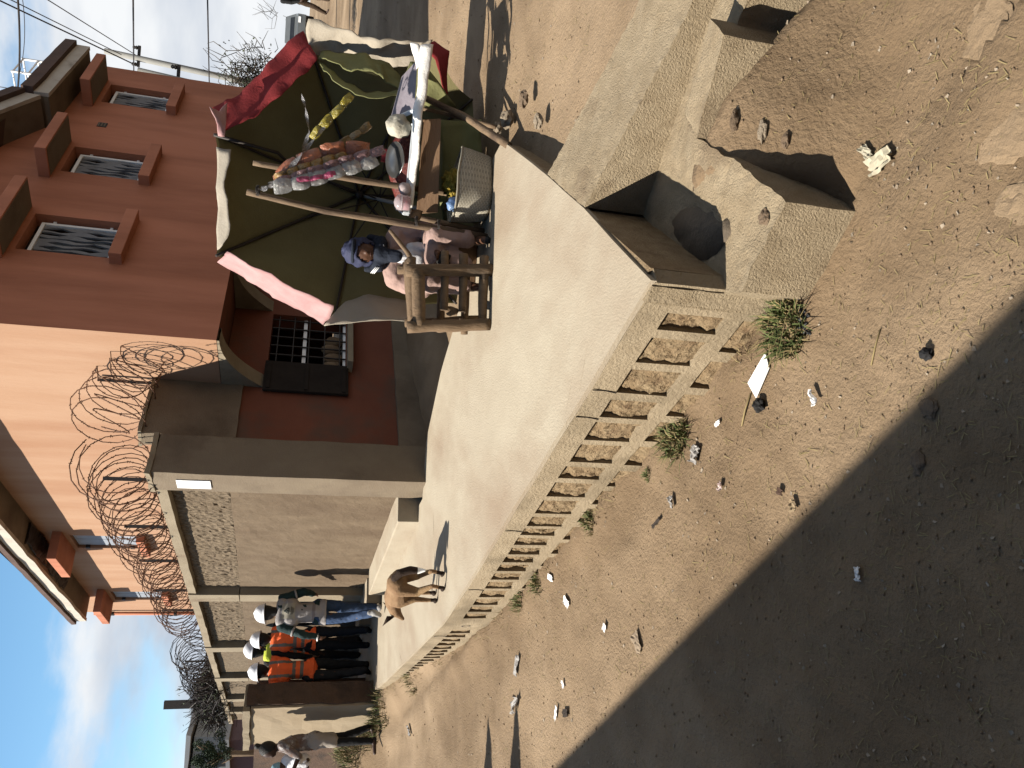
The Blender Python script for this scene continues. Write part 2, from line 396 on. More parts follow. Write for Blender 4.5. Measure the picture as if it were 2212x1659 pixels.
# strip wall beside the gutter, ramping down to the right
def shaped(name, outline, ctrl, zb, size, seed, wob=.006, relief=.004):
    """solid slab whose top follows control heights; edges slightly broken"""
    b = MB(); b.prism(outline, zb, zb+1.); o = b.build(name, M_concR, dr); me = o.data
    def zof(p):
        return min(ctrl, key=lambda c: (c[0]-p[0])**2+(c[1]-p[1])**2)[2]
    dense = list(ctrl)
    for i in range(len(outline)):
        p, q = outline[i], outline[(i+1) % len(outline)]; zp, zq = zof(p), zof(q); n = max(1, int(math.hypot(q[0]-p[0], q[1]-p[1])/.07))
        dense += [(lerp(p[0], q[0], k/n), lerp(p[1], q[1], k/n), lerp(zp, zq, k/n)) for k in range(n+1)]
    ctrl = dense
    bm = bmesh.new(); bm.from_mesh(me); bmesh.ops.triangulate(bm, faces=bm.faces)
    for _ in range(7):
        es = [e for e in bm.edges if e.calc_length() > size and (abs(e.verts[0].co.z-e.verts[1].co.z) < .5)]
        if not es: break
        bmesh.ops.subdivide_edges(bm, edges=es, cuts=1); bmesh.ops.triangulate(bm, faces=[f for f in bm.faces if len(f.verts) > 3])
    sv = Vector((seed*3.1, seed*1.7, seed))
    for v in bm.verts:
        if v.co.z > zb+.5:
            ws = 0; zz = 0
            for (cx_, cy_, cz_) in ctrl:
                w_ = 1/((v.co.x-cx_)**2+(v.co.y-cy_)**2+1e-4)**1.6; ws += w_; zz += w_*cz_
            v.co.z = zz/ws+EYE+mn.noise(v.co*9+sv)*relief+mn.noise(Vector((v.co.x*31, v.co.y*31, seed)))*relief*.6
            v.co += Vector((mn.noise(v.co*13+sv), mn.noise(v.co*13-sv), 0))*wob
    # rows of extra loops down the sides
    es = [e for e in bm.edges if abs(e.verts[0].co.z-e.verts[1].co.z) > .12]
    bmesh.ops.subdivide_edges(bm, edges=es, cuts=4); bmesh.ops.triangulate(bm, faces=[f for f in bm.faces if len(f.verts) > 3])
    for v in bm.verts: v.co += mn.noise_vector(v.co*21+sv)*wob*.55
    bm.to_mesh(me); bm.free(); me.update(); return o
F_in = (1.57, 3.03); F_out = (1.76, 3.48); G_in = (2.5, 2.35); G_out = (2.62, 2.85)
shaped('channel_wall', [(.862, 3.625), F_in, G_in, G_out, F_out, (1.178, 4.30)], [(.862, 3.62, -1.243), (*F_in, -1.425), (*G_in, -1.47), (*G_out, -1.43), (*F_out, -1.375), (1.178, 4.30, -1.243)], -.05, .045, 4)
# basin, gutter floor and apron as one slab
shaped('basin_floor', [(.40, 2.68), (.70, 2.48), (.89, 2.72), (1.06, 3.0), (1.45, 2.80), (2.4, 2.12), (2.5, 2.36), (1.57, 3.06), (.86, 3.64), (.40, 2.80)],
       [(.40, 2.68, -1.555), (.70, 2.48, -1.585), (.89, 2.72, -1.53), (1.06, 3.0, -1.49), (1.3, 3.1, -1.52), (1.45, 2.80, -1.53), (2.4, 2.12, -1.56), (2.5, 2.36, -1.56), (1.57, 3.06, -1.53), (.86, 3.64, -1.545), (.40, 2.80, -1.555), (.7, 3.1, -1.56), (.6, 2.85, -1.56), (.85, 3.2, -1.55)], -.05, .035, 5, .010, .006)
# low curb along the gutter
shaped('gutter_curb', [(1.04, 2.95), (1.36, 2.72), (1.46, 2.82), (1.17, 3.04)], [(1.04, 2.95, -1.465), (1.36, 2.72, -1.435), (1.46, 2.82, -1.425), (1.17, 3.04, -1.45)], -.05, .03, 6, .008, .006)
# wet silt lying in the basin
b = MB(); ring = []
cen = Vector((.70, 3.02)); 
M_silt = mat('wet_silt', (.15, .115, .08), (.21, .16, .11), 14, .7, .5, 60)
n_ = 22; vv = [p2(cen, -1.540)]
for i in range(n_):
    a = 2*math.pi*i/n_; rr = .17*(1+.5*mn.noise(Vector((math.cos(a)*1.1, math.sin(a)*1.1, 4)))+.12*mn.noise(Vector((math.cos(a)*4, math.sin(a)*4, 2)))); q = cen+Vector((math.cos(a)*rr*.8-.0*math.sin(a), math.sin(a)*rr*1.35)); vv.append(p2(q, -1.548-.003*random.random()))
for i in range(n_): vv.append(vv[1+i]-Vector((0, 0, .05)))
b.add(vv, [(0, 1+i, 1+(i+1) % n_) for i in range(n_)]+[(1+i, 1+n_+i, 1+n_+(i+1) % n_, 1+(i+1) % n_) for i in range(n_)])
b.build('wet_silt', M_silt, dr, True)
# ------------------------------------------------------------------ orange house on the corner
K = P3(.215, 8.136, .808)
Bc = P3(-.221, 8.923, .611)
def wall_holes(mb, org, d, n, t0, t1, z0, z1, holes, rev=.16, cell=None):
    """flat wall with rectangular openings and their reveals; z relative to the eye; outward normal n"""
    ts = sorted({t0, t1, *[h[0] for h in holes], *[h[1] for h in holes]}); zs = sorted({z0, z1, *[h[2] for h in holes], *[h[3] for h in holes]})
    def p(t, z, q=0.): v = org+d*t-n*q; return Vector((v.x, v.y, z+EYE))
    flip = d.cross(Z).dot(n) < 0
    for i in range(len(ts)-1):
        for j in range(len(zs)-1):
            tm, zm = (ts[i]+ts[i+1])/2, (zs[j]+zs[j+1])/2
            if any(h[0] < tm < h[1] and h[2] < zm < h[3] for h in holes): continue
            q = [p(ts[i], zs[j]), p(ts[i+1], zs[j]), p(ts[i+1], zs[j+1]), p(ts[i], zs[j+1])]
            mb.add(q, [(3, 2, 1, 0) if flip else (0, 1, 2, 3)])
    for h in holes:
        c = [(h[0], h[2]), (h[1], h[2]), (h[1], h[3]), (h[0], h[3])]
        for a in range(4):
            u, v = c[a], c[(a+1) % 4]
            q = [p(*u), p(*v), p(*v, rev), p(*u, rev)]
            mb.add(q, [(0, 1, 2, 3) if flip else (3, 2, 1, 0)])
def slab(mb, org, d, n, t0, t1, z0, z1, q0, q1):
    """box on a facade: along d t0..t1, height z0..z1, standing out from q0 to q1"""
    vs = []
    for z in (z0, z1):
        for t, q in ((t0, q0), (t1, q0), (t1, q1), (t0, q1)):
            v = org+d*t+n*q; vs.append(Vector((v.x, v.y, z+EYE)))
    return mb.hexa(vs[:4], vs[4:])
house = empty('orange_house', (K.x, K.y, 0)); tag(house, 'two-storey orange rendered house with overhanging upper floor on the corner', 'house')
HR = [(4.95, 5.57, 2.03, 2.86), (2.92, 3.57, 2.01, 2.86), (1.22, 1.93, 1.98, 2.86)]
HL = [(6.20, 6.84, 2.30, 3.26), (9.66, 10.30, 2.30, 3.22)]
LEN_R, LEN_L = 6.18, 11.35
PC = .42
kn_c0 = hp(194, 101, K+nR*PC, nR); kn_c1 = hp(105, 202, K+nR*PC, nR); kn_c3 = hp(88, 205, K+nR*PC, nR); kn_c2 = hp(13, 233, K+nR*PC, nR)
ta, za = (kn_c0-K).dot(dR), (kn_c0.z+kn_c1.z)/2-EYE; tb = (kn_c1-K).dot(dR); tr3, zr3 = (kn_c3-K).dot(dR), kn_c3.z-EYE; tc_, zc = (kn_c2-K).dot(dR), kn_c2.z-EYE
sl = (zc-zr3)/(tc_-tr3); tt = tr3+(4.1-zr3)/sl
b = MB(); wall_holes(b, K, dR, nR, 0, LEN_R, .808, 2.95, HR)
pw_ = [(0, 2.95), (LEN_R, 2.95), (LEN_R, za+.08), (tr3, za+.08), (tr3, zr3+.08), (tt, 4.15), (0, 4.15)]
b.add([P3((K+dR*t).x, (K+dR*t).y, z) for t, z in pw_], [tuple(range(7))])
# far part of the facade is lower: cut by cornice, extra wall hides behind it
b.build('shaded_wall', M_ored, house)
b = MB(); wall_holes(b, K, dL, nL, 0, LEN_L, .808, 4.25, HL)
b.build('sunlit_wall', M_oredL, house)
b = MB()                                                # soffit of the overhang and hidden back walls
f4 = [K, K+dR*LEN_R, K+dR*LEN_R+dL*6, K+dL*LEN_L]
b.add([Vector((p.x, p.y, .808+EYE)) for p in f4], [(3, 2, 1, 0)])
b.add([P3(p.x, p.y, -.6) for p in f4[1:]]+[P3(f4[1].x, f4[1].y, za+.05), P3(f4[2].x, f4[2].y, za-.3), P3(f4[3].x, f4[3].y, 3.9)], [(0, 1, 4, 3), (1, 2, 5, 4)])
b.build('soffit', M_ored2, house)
# ground floor wall set back under the overhang
GH = []
def onG(X, Y):
    p = hp(X, Y, Bc, nR); return (p-Bc).dot(dR), p.z-EYE
wa = onG(578, 785); wb = onG(748, 640)
GH = [(wa[0], wa[0]+.92, wb[1], wa[1])]
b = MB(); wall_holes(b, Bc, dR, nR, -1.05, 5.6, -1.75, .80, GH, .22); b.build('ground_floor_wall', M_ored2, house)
b = MB(); slab(b, Bc, dR, nR, -1.05, 5.6, -1.8, -1.02, .003, .05); o = b.build('plinth', M_cem, house); dice(o.data, .3, .012, 4, 2)
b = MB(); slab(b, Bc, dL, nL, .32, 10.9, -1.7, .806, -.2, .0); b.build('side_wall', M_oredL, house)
def frame(mb, org, d, n, t0, t1, z0, z1, w, q0, q1):
    slab(mb, org, d, n, t0, t1, z0, z0+w, q0, q1); slab(mb, org, d, n, t0, t1, z1-w, z1, q0, q1)
    slab(mb, org, d, n, t0, t0+w, z0+w, z1-w, q0, q1); slab(mb, org, d, n, t1-w, t1, z0+w, z1-w, q0, q1)
M_glass = mat('dark_window', (.012, .012, .014), (.03, .03, .03), 3, .25, spec=.5)
M_louv = mat('grey_slat', (.34, .34, .35), (.26, .26, .27), 8, .7, .1, 40, coord='pos')
M_pane = mat('pale_blue_shutter', (.46, .50, .56), (.38, .42, .48), 5, .6, .1, 30, (.32, .36, .42), 3, (.55, .7))
for (t0, t1, z0, z1) in HR:
    w = empty('window', K+dR*((t0+t1)/2)); w.parent = house; w.matrix_parent_inverse = Matrix.Translation(house.location).inverted()
    b = MB(); slab(b, K, dR, nR, t0, t1, z0, z1, -.165, -.155); b.build('pane', M_glass, w)
    b = MB(); frame(b, K, dR, nR, t0+.02, t1-.05, z0+.02, z1-.07, .035, -.10, -.07); b.build('frame', M_white, w)
    for zz in (z0+.12, z1-.2):                          # frame lugs
        b = MB(); slab(b, K, dR, nR, t1-.05, t1-.005, zz, zz+.03, -.095, -.075); b.build('lug', M_white, w)
    n_ = 7                                              # grille: twisted strips pinched at mid-height
    for i in range(n_):
        tc = lerp(t0+.09, t1-.12, i/(n_-1)); b = MB(); zz0, zz1 = z0+.055, z1-.105
        vs_ = []; ks = 9
        for j in range(ks):
            u = j/(ks-1); z = lerp(zz0, zz1, u)
            hw = .012+.020*abs(math.cos(u*math.pi*2))*(1 if (i+int(u*2)) % 2 else .7); off = .014*math.sin(u*math.pi*4+i*1.7)
            for s in (-1, 1):
                for q in (-.105, -.085):
                    v = K+dR*(tc+off+s*hw)+nR*(q+s*.008*math.sin(u*6+i)); vs_.append(Vector((v.x, v.y, z+EYE)))
        fs_ = []
        for j in range(ks-1):
            a = j*4; c = a+4; fs_ += [(a, a+2, c+2, c), (a+3, a+1, c+1, c+3), (a+1, a, c, c+1), (a+2, a+3, c+3, c+2)]
        b.add(vs_, fs_); b.build('grille_bar', M_louv, w)
    b = MB(); slab(b, K, dR, nR, t0-.19, t1+.13, z1+.06, z1+.18, -.02, .36); o = b.build('window_hood', M_ored, house, bevel=.008)
    b = MB(); slab(b, K, dR, nR, t0-.16, t1+.10, z1+.055, z1+.06, .02, .34); b.build('hood_underside', M_cem, o)
    b = MB(); slab(b, K, dR, nR, t0-.10, t1+.10, z0-.13, z0-.005, -.02, .13); b.build('sill', M_ored, house, bevel=.008)
b = MB(); p_ = hp(220, 270, K, nR); tv = (p_-K).dot(dR); zv = p_.z-EYE
slab(b, K, dR, nR, tv-.06, tv+.06, zv-.06, zv+.05, -.01, .006); vo = b.build('vent', M_iron, house)
for i in range(3):
    b = MB(); slab(b, K, dR, nR, tv-.055, tv+.055, zv-.045+i*.035, zv-.03+i*.035, .006, .012); b.build('vent_slat', M_cem, vo)
for (t0, t1, z0, z1) in HL:
    w = empty('window', K+dL*((t0+t1)/2)); w.parent = house; w.matrix_parent_inverse = Matrix.Translation(house.location).inverted()
    b = MB(); slab(b, K, dL, nL, t0, t1, z0, z1, -.13, -.12); b.build('pane', M_glass, w)
    tm, zm = (t0+t1)/2, (z0+z1)/2
    for (a0, a1) in ((t0+.015, tm-.005), (tm+.005, t1-.015)):
        for (c0, c1) in ((z0+.015, zm-.008), (zm+.008, z1-.015)):
            b = MB(); slab(b, K, dL, nL, a0, a1, c0, c1, -.07, -.045); b.build('shutter_panel', M_pane, w, bevel=.004)
    for zz in (z0+.12, z1-.18):
        b = MB(); slab(b, K, dL, nL, t1-.03, t1+.03, zz, zz+.06, -.05, .004); b.build('hinge', M_iron, w)
    b = MB(); slab(b, K, dL, nL, t0-.18, t1+.22, z1+.07, z1+.20, -.02, .42); o = b.build('window_hood', M_ored, house, bevel=.008)
    b = MB(); slab(b, K, dL, nL, t0-.10, t1+.10, z0-.12, z0-.005, -.02, .12); b.build('sill', M_ored, house, bevel=.008)
# drainpipe on the far corner
b = MB(); q = K+dL*(LEN_L-.12)+nL*.06; b.tube([P3(q.x, q.y, -.5), P3(q.x, q.y, 3.75)], .035, 8); pi_ = b.build('drainpipe', M_ored, house, True)
for zz in (.9, 2.2, 3.4):
    b = MB(); b.lathe(P3(q.x, q.y, zz), [(.042, -.03), (.042, .03)], 10); b.build('pipe_clip', M_iron, pi_)
# eaves on the sunlit side
PE = .46
e0 = hp(0, 1133, K+nL*PE, nL); ez = e0.z-EYE; e1 = hp(189, 1342, K+nL*PE, nL); te = (e1-K).dot(dL)
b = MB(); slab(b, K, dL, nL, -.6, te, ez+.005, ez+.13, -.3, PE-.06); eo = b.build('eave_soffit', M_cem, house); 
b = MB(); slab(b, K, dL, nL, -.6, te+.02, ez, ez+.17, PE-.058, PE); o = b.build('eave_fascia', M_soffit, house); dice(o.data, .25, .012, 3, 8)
b = MB(); slab(b, K, dL, nL, -.6, te+.04, ez+.172, ez+.25, -.3, PE+.05); rf = b.build('roof_edge', M_roof, house); dice(rf.data, .3, .012, 3, 9)
# peeling plaster on the underside of the eaves
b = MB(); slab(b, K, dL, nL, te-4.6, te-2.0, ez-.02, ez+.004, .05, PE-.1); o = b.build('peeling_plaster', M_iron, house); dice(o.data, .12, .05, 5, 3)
# cornice on the shaded side: level at the far end, then a raking piece rising towards the corner
def cornice(name, h0, h1, q0, q1, m, pts):
    vs_ = []
    for (t, z) in pts:
        for (q, h) in ((q0, h0), (q1, h0), (q1, h1), (q0, h1)):
            v = K+dR*t+nR*q; vs_.append(Vector((v.x, v.y, z+h+EYE)))
    k = len(pts); fs_ = [(0, 1, 2, 3), tuple((k-1)*4+i for i in (3, 2, 1, 0))]
    for i in range(k-1):
        for a in range(4): fs_.append((i*4+a, i*4+(a+1) % 4, (i+1)*4+(a+1) % 4, (i+1)*4+a))
    o = raw(name, vs_, fs_, m, house); bm = bmesh.new(); bm.from_mesh(o.data); bmesh.ops.recalc_face_normals(bm, faces=bm.faces); bm.to_mesh(o.data); bm.free(); dice(o.data, .4, .008, 3, 5); return o
lev = [(ta, kn_c0.z-EYE), (tb, kn_c1.z-EYE)]
rak = [(tr3, zr3), (tt, 4.1), (-.4, 4.1)]
for nm, pts in (('level', lev), ('raking', rak)):
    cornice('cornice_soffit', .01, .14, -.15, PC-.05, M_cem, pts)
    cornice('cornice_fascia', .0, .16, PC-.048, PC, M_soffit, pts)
    cornice('roof_edge', .163, .30, -.2, PC+.06, M_roof, pts)
b = MB()                                                # roof plane closing the top
rp = [K+dR*(-.4)+nR*.3, K+dR*tb+nR*.3, K+dR*ta+nR*.3, K+dR*ta+dL*7, K+dL*12]
b.add([P3(rp[0].x, rp[0].y, 4.3), P3(rp[1].x, rp[1].y, za+.25), P3(rp[2].x, rp[2].y, za+.25), P3(rp[3].x, rp[3].y, za+.6), P3(rp[4].x, rp[4].y, 4.35)], [(0, 1, 4), (1, 2, 3), (1, 3, 4)])
b.build('roof', M_roof, house)
# corbels under the overhang
def corbel(tR, m):
    b = MB(); ov = .90; n_ = 10; wd = .20; zb0, zt0 = .40, .802
    prof = [(ov*(1-math.cos(math.pi/2*i/n_)), zt0-(zt0-zb0)*(1-math.sqrt(max(0, 1-(i/n_)**2)))*1.0) for i in range(n_+1)]
    prof = [(ov*(i/n_), zt0-.02-(zt0-zb0)*(i/n_)**2.2) for i in range(n_+1)]
    vs_ = []
    for (a, z) in prof:
        for s in (0, wd):
            p = K+dL*a+dR*(tR+s); vs_.append(P3(p.x, p.y, z))
    for (a, z) in prof:
        for s in (0, wd):
            p = K+dL*a+dR*(tR+s); vs_.append(P3(p.x, p.y, zt0 if zt0 > z else z))
    k = (n_+1)*2; fs_ = []
    for i in range(n_):
        a = i*2; fs_ += [(a, a+1, a+3, a+2), (k+a+2, k+a+3, k+a+1, k+a), (a+2, k+a+2, k+a, a), (a+1, k+a+1, k+a+3, a+3)]
    b.add(vs_, fs_); b.build('corbel', m, house)
corbel(-.005, M_cemL)
t2 = onG(540, 668)[0]; corbel(t2, M_cemL)
# ground floor window: barred opening and the black shutter swung against the wall
t0, t1, z0, z1 = GH[0]
w = empty('window', Bc+dR*((t0+t1)/2)); w.parent = house; w.matrix_parent_inverse = Matrix.Translation(house.location).inverted(); tag(w, 'barred ground floor window with wares on the ledge')
b = MB(); slab(b, Bc, dR, nR, t0-.3, t1+.3, z0-.3, z1+.3, -.9, -.88); b.build('dark_room', M_glass, w)
zm = lerp(z1, z0, .45)
b = MB(); slab(b, Bc, dR, nR, t0+.02, t1, zm-.02, zm+.02, -.1, -.06); b.build('frame_bar', M_white, w)
b = MB(); slab(b, Bc, dR, nR, t0+.02, t1, z0, z0+.03, -.1, -.06); b.build('frame_bar', M_white, w)
for i in range(6):
    tq = lerp(t0+.06, t1-.05, i/5); b = MB(); slab(b, Bc, dR, nR, tq-.007, tq+.007, z0, z1, -.05, -.036); b.build('bar', M_iron, w)
for i in range(5):
    zq = lerp(z0+.07, z1-.08, i/4); b = MB(); slab(b, Bc, dR, nR, t0, t1, zq-.006, zq+.006, -.036, -.024); b.build('bar', M_iron, w)
M_ware = mat('sacks_on_ledge', (.42, .30, .18), (.3, .2, .12), 12, .8, .3, 50)
for i in range(5):
    b = MB(); v = Bc+dR*(t0+.13+i*.16)-nR*.25; b.blob(P3(v.x, v.y, z0+.12+.03*(i % 2)), .1, 2, (.8, .8, 1.25), .25, 2, i); b.build('ware', M_ware, w, True)
b = MB(); slab(b, Bc, dR, nR, t0-.05, t1+.1, z0-.07, z0-.01, -.1, .16); b.build('ledge', M_cemL, w)
sa = onG(566, 848); sb_ = onG(752, 785)
b = MB(); slab(b, Bc, dR, nR, sa[0], t0-.01, sb_[1], sa[1], .02, .055); M_blk = mat('black_shutter', (.035, .028, .024), (.05, .04, .033), 6, .95, .2, 40, spec=.05); so = b.build('shutter', M_blk, w, bevel=.006)
for i in range(3):
    zq = lerp(sb_[1]+.05, sa[1]-.05, i/2); b = MB(); slab(b, Bc, dR, nR, sa[0]+.02, t0-.03, zq-.02, zq+.02, .056, .068); b.build('shutter_rail', M_blk, so)
# small things on the roof: white frame of a tank stand
b = MB(); f0 = K+dR*3.9-nR*.35
def rp_(t, q, z): v = K+dR*t-nR*q; return P3(v.x, v.y, z)
tank = empty('tank_stand', rp_(4.3, .5, za+.3)); tag(tank, 'small white openwork metal frame standing on the roof', 'frame')
pz = hp(60, 172, K-nR*.5, nR).z-EYE; pt_ = (hp(60, 172, K-nR*.5, nR)-K).dot(dR)
for (t, q) in ((pt_-.25, .3), (pt_+.25, .3), (pt_-.25, .8), (pt_+.25, .8)):
    b = MB(); b.tube([rp_(t, q, za+.1), rp_(t, q, pz+.12)], .018, 6); b.build('leg', M_white, tank)
for z in (pz+.1, pz-.1, pz-.3):
    for (u, v) in (((pt_-.25, .3), (pt_+.25, .3)), ((pt_+.25, .3), (pt_+.25, .8)), ((pt_-.25, .8), (pt_+.25, .8)), ((pt_-.25, .3), (pt_-.25, .8))):
        b = MB(); b.tube([rp_(*u, z), rp_(*v, z)], .012, 6); b.build('rail', M_white, tank)

# ------------------------------------------------------------------ boundary wall
aF = R_(30); dF = Vector((-math.sin(aF), math.cos(aF), 0)); nF = Vector((-math.cos(aF), -math.sin(aF), 0))
Pc = P3(-1.02, 7.76, 0)
FT = 1.245
fence = empty('boundary_wall', (Pc.x, Pc.y, 0)); tag(fence, 'long grey-brown rendered boundary wall with pilasters beside the walkway', 'wall')
def onF(X, Y):
    p = hp(X, Y, Pc-nF*.10, nF); return (p-Pc).dot(dF), p.z-EYE
# corner pillar with its dark end face
b = MB(); v0 = Pc; v1 = Pc+dR*.50; v2 = v1+dF*.42; v3 = Pc+dF*.42
b.hexa([Vector((p.x, p.y, -.25)) for p in (v0, v1, v2, v3)], [Vector((p.x, p.y, FT+EYE)) for p in (v0, v1, v2, v3)])
o = b.build('pillar', M_cem, fence, bevel=.01); dice(o.data, .2, .008, 3, 1)
b = MB(); cc = (v0+v1+v2+v3)/4
q4 = [cc+(p-cc)*1.06 for p in (v0, v1, v2, v3)]
b.hexa([Vector((p.x, p.y, FT+EYE+.002)) for p in q4], [Vector((p.x, p.y, FT+EYE+.05)) for p in q4]); o = b.build('pillar_cap', M_cemL, fence); dice(o.data, .1, .015, 6, 2)
# return wall to the house: bare cement on top, orange below (the orange is the house wall behind)
zr0 = hp(520, 880, Bc, nR).z-EYE; zr1 = hp(338, 824, Bc, nR).z-EYE
b = MB(); slab(b, Bc, dR, nR, -.80, .015, zr0, zr1, -.14, .025); o = b.build('return_wall', M_cem, fence); dice(o.data, .12, .014, 4, 7)
b = MB(); slab(b, Bc, dR, nR, -.80, .03, zr1+.002, zr1+.035, -.16, .05); o = b.build('coping', M_cemL, fence); dice(o.data, .12, .012, 5, 8)
pil = [onF(430, 1266)[0], onF(470, 1384)[0], onF(490, 1452)[0], onF(500, 1499)[0], onF(505, 1527)[0]]
pil = [(t, t+.34) for t in pil]
bays = []; pos = .42
for (a, c) in pil: bays.append((pos, a)); pos = c
bays.append((pos, 17.5))
ztr = onF(512, 1200)[1]                                 # top of the smooth lower render
for (a, c) in bays:
    b = MB(); slab(b, Pc, dF, nF, a-.01, c+.01, ztr, FT-.10, -.30, -.10); o = b.build('roughcast_panel', M_peb, fence)
    if a < 6: dice(o.data, .04, .017, 24, 4, 8)
    b = MB(); slab(b, Pc, dF, nF, a-.01, c+.01, -2.0, ztr-.001, -.30, -.09); o = b.build('smooth_panel', M_pebS, fence)
    if a < 6: dice(o.data, .12, .007, 9, 5, 6)
    b = MB(); slab(b, Pc, dF, nF, a, c, FT-.098, FT, -.32, .0); o = b.build('coping', M_cemL, fence); dice(o.data, .3, .01, 4, 6)
for (a, c) in pil:
    b = MB(); slab(b, Pc, dF, nF, a, c, ztr+.006, FT+.004, -.31, .02); b.build('pilaster', M_cemL, fence, bevel=.006)
    b = MB(); slab(b, Pc, dF, nF, a, c, -2.0, ztr-.004, -.31, .02); b.build('pilaster', M_cemL, fence, bevel=.006)
# white plate on the sunlit face of the pillar
s0 = hp(380, 1035, Pc, nF); s1 = hp(457, 1052, Pc, nF)
b = MB(); slab(b, Pc, dF, nF, .13, .32, s1.z-EYE, s0.z-EYE, .004, .014); pl = b.build('white_plate', M_white, None, bevel=.002); tag(pl, 'blank white rectangular plate fixed to the corner pillar', 'plate')
# concrete ledges at the foot of the wall
for i, (t0, t1, h, wd, lab) in enumerate(((.45, 3.25, .21, .26, 'long pale concrete ledge at the foot of the wall near the corner pillar'), (3.62, 4.45, .20, .27, 'short concrete block at the wall foot behind the dog'), (4.95, 5.6, .17, .25, 'small concrete block at the wall foot beside the first pilaster'))):
    b = MB(); slab(b, Pc, dF, nF, t0, t1, -1.30, -1.24+h, -.09, wd-.02); o = b.build('concrete_ledge', M_conc, None, bevel=.012); dice(o.data, .25, .006, 4, i); tag(o, lab, 'ledge', 'ledges along the boundary wall')

# ------------------------------------------------------------------ barbed wire on the walls
def helix(p0, p1, r, turns, seed, jit=.08, n=15):
    rnd = random.Random(seed); p0, p1 = Vector(p0), Vector(p1); ax = (p1-p0).normalized(); u = ax.cross(Z).normalized(); w = u.cross(ax)
    if w.z < 0: w = -w
    pts = []; tot = turns*n; ph = rnd.random()*6
    rr = [rnd.uniform(1-jit, 1+jit) for _ in range(turns+2)]; sh = [rnd.uniform(-.3, .3) for _ in range(turns+2)]
    for i in range(tot+1):
        a = 2*math.pi*i/n+ph; k = i/tot; ti = i/n; q = lerp(rr[int(ti)], rr[int(ti)+1], ti % 1); s = lerp(sh[int(ti)], sh[int(ti)+1], ti % 1)
        c = p0.lerp(p1, k)+ax*(s*(p1-p0).length/turns*.8)
        pts.append(c+u*(math.cos(a)*r*q)+w*(math.sin(a)*r*q+r*.12*math.sin(ti*1.7+seed)))
    return pts
def barbs(mb, pts, step, ln, rad, rnd):
    acc = 0
    for i in range(1, len(pts)):
        acc += (pts[i]-pts[i-1]).length
        while acc > step:
            acc -= step
            t = rnd.random(); c = pts[i-1].lerp(pts[i], t)
            d = Vector((rnd.uniform(-1, 1), rnd.uniform(-1, 1), rnd.uniform(-1, 1))).normalized()*ln
            mb.tube([c-d, c+d], rad, 3, False)
def fpt(t, z, q=0.): v = Pc+dF*t+nF*q; return P3(v.x, v.y, z)
coil = MB(); rnd = random.Random(3)
path = [(fpt(.1, FT+.33, -.12), fpt(2.8, FT+.33, -.16), .32, 15, 1), (fpt(2.8, FT+.30, -.16), fpt(6.4, FT+.26, -.16), .27, 20, 2)]
for (a, c, r, tn, sd_) in path:
    p = helix(a, c, r, tn, sd_); coil.tube(p, .0056, 4, False); barbs(coil, p, .055, .014, .0045, rnd)
    p = helix(a, c, r*.8, int(tn*.7), sd_+20); coil.tube(p, .0048, 4, False); barbs(coil, p, .07, .013, .0036, rnd)
o = coil.build('barbed_wire_coil', M_rust); tag(o, 'rusty barbed wire coil along the boundary wall in front of the sunlit house', 'barbed wire', 'barbed wire coils')
coil = MB(); rr0 = Bc-dR*.75; r0 = P3(rr0.x, rr0.y, zr1+.33); rr1 = Bc+dR*.0; r1 = P3(rr1.x, rr1.y, zr1+.30); rr2 = Bc-dL*.55+dR*.02; r2 = P3(rr2.x, rr2.y, zr1+.05)
for (a, c, r, tn, sd_) in ((r0, r1, .30, 5, 5), (r1, r2, .26, 5, 7), (r0, r2, .22, 5, 9)):
    p = helix(a, c, r, tn, sd_, .2); coil.tube(p, .0056, 4, False); barbs(coil, p, .055, .013, .004, rnd)
o = coil.build('barbed_wire_coil', M_rust); tag(o, 'tangled rusty barbed wire coil over the short return wall by the corbel', 'barbed wire', 'barbed wire coils')
coil = MB()
for (a, c, r, tn, sd_) in ((fpt(8.3, FT+.32, -.16), fpt(17.5, FT+.42, -.16), .30, 46, 11), (fpt(8.3, FT+.28, -.16), fpt(17.5, FT+.36, -.16), .24, 30, 14)):
    p = helix(a, c, r, tn, sd_, .2, 12); coil.tube(p, .007, 3, False); barbs(coil, p, .2, .016, .005, rnd)
o = coil.build('barbed_wire_coil', M_iron); tag(o, 'dark dense barbed wire coil on the far end of the boundary wall against the sky', 'barbed wire', 'barbed wire coils')
coil = MB(); p = helix(fpt(6.7, FT+.2, -.16), fpt(8.1, FT+.15, -.16), .16, 5, 31, .3); coil.tube(p, .0055, 4, False); barbs(coil, p, .08, .012, .004, rnd)
o = coil.build('barbed_wire_coil', M_iron); tag(o, 'small loose barbed wire loops on the wall just past the house corner', 'barbed wire', 'barbed wire coils')
for t in (.55, 1.9, 3.15, 4.5, 5.6, 9.5, 11.5):
    b = MB(); b.box(fpt(t, FT+.24, -.15), .035, .012, .52); b.build('wire_post', M_iron, fence)
b = MB(); v = rr1-dR*.05; b.box(P3(v.x, v.y, zr1+.27), .03, .03, .55); b.build('wire_post', M_iron, fence)
b = MB(); b.box(fpt(14.8, FT+.75, -.15), .18, .1, 1.3); b.build('wire_post', M_iron, fence)

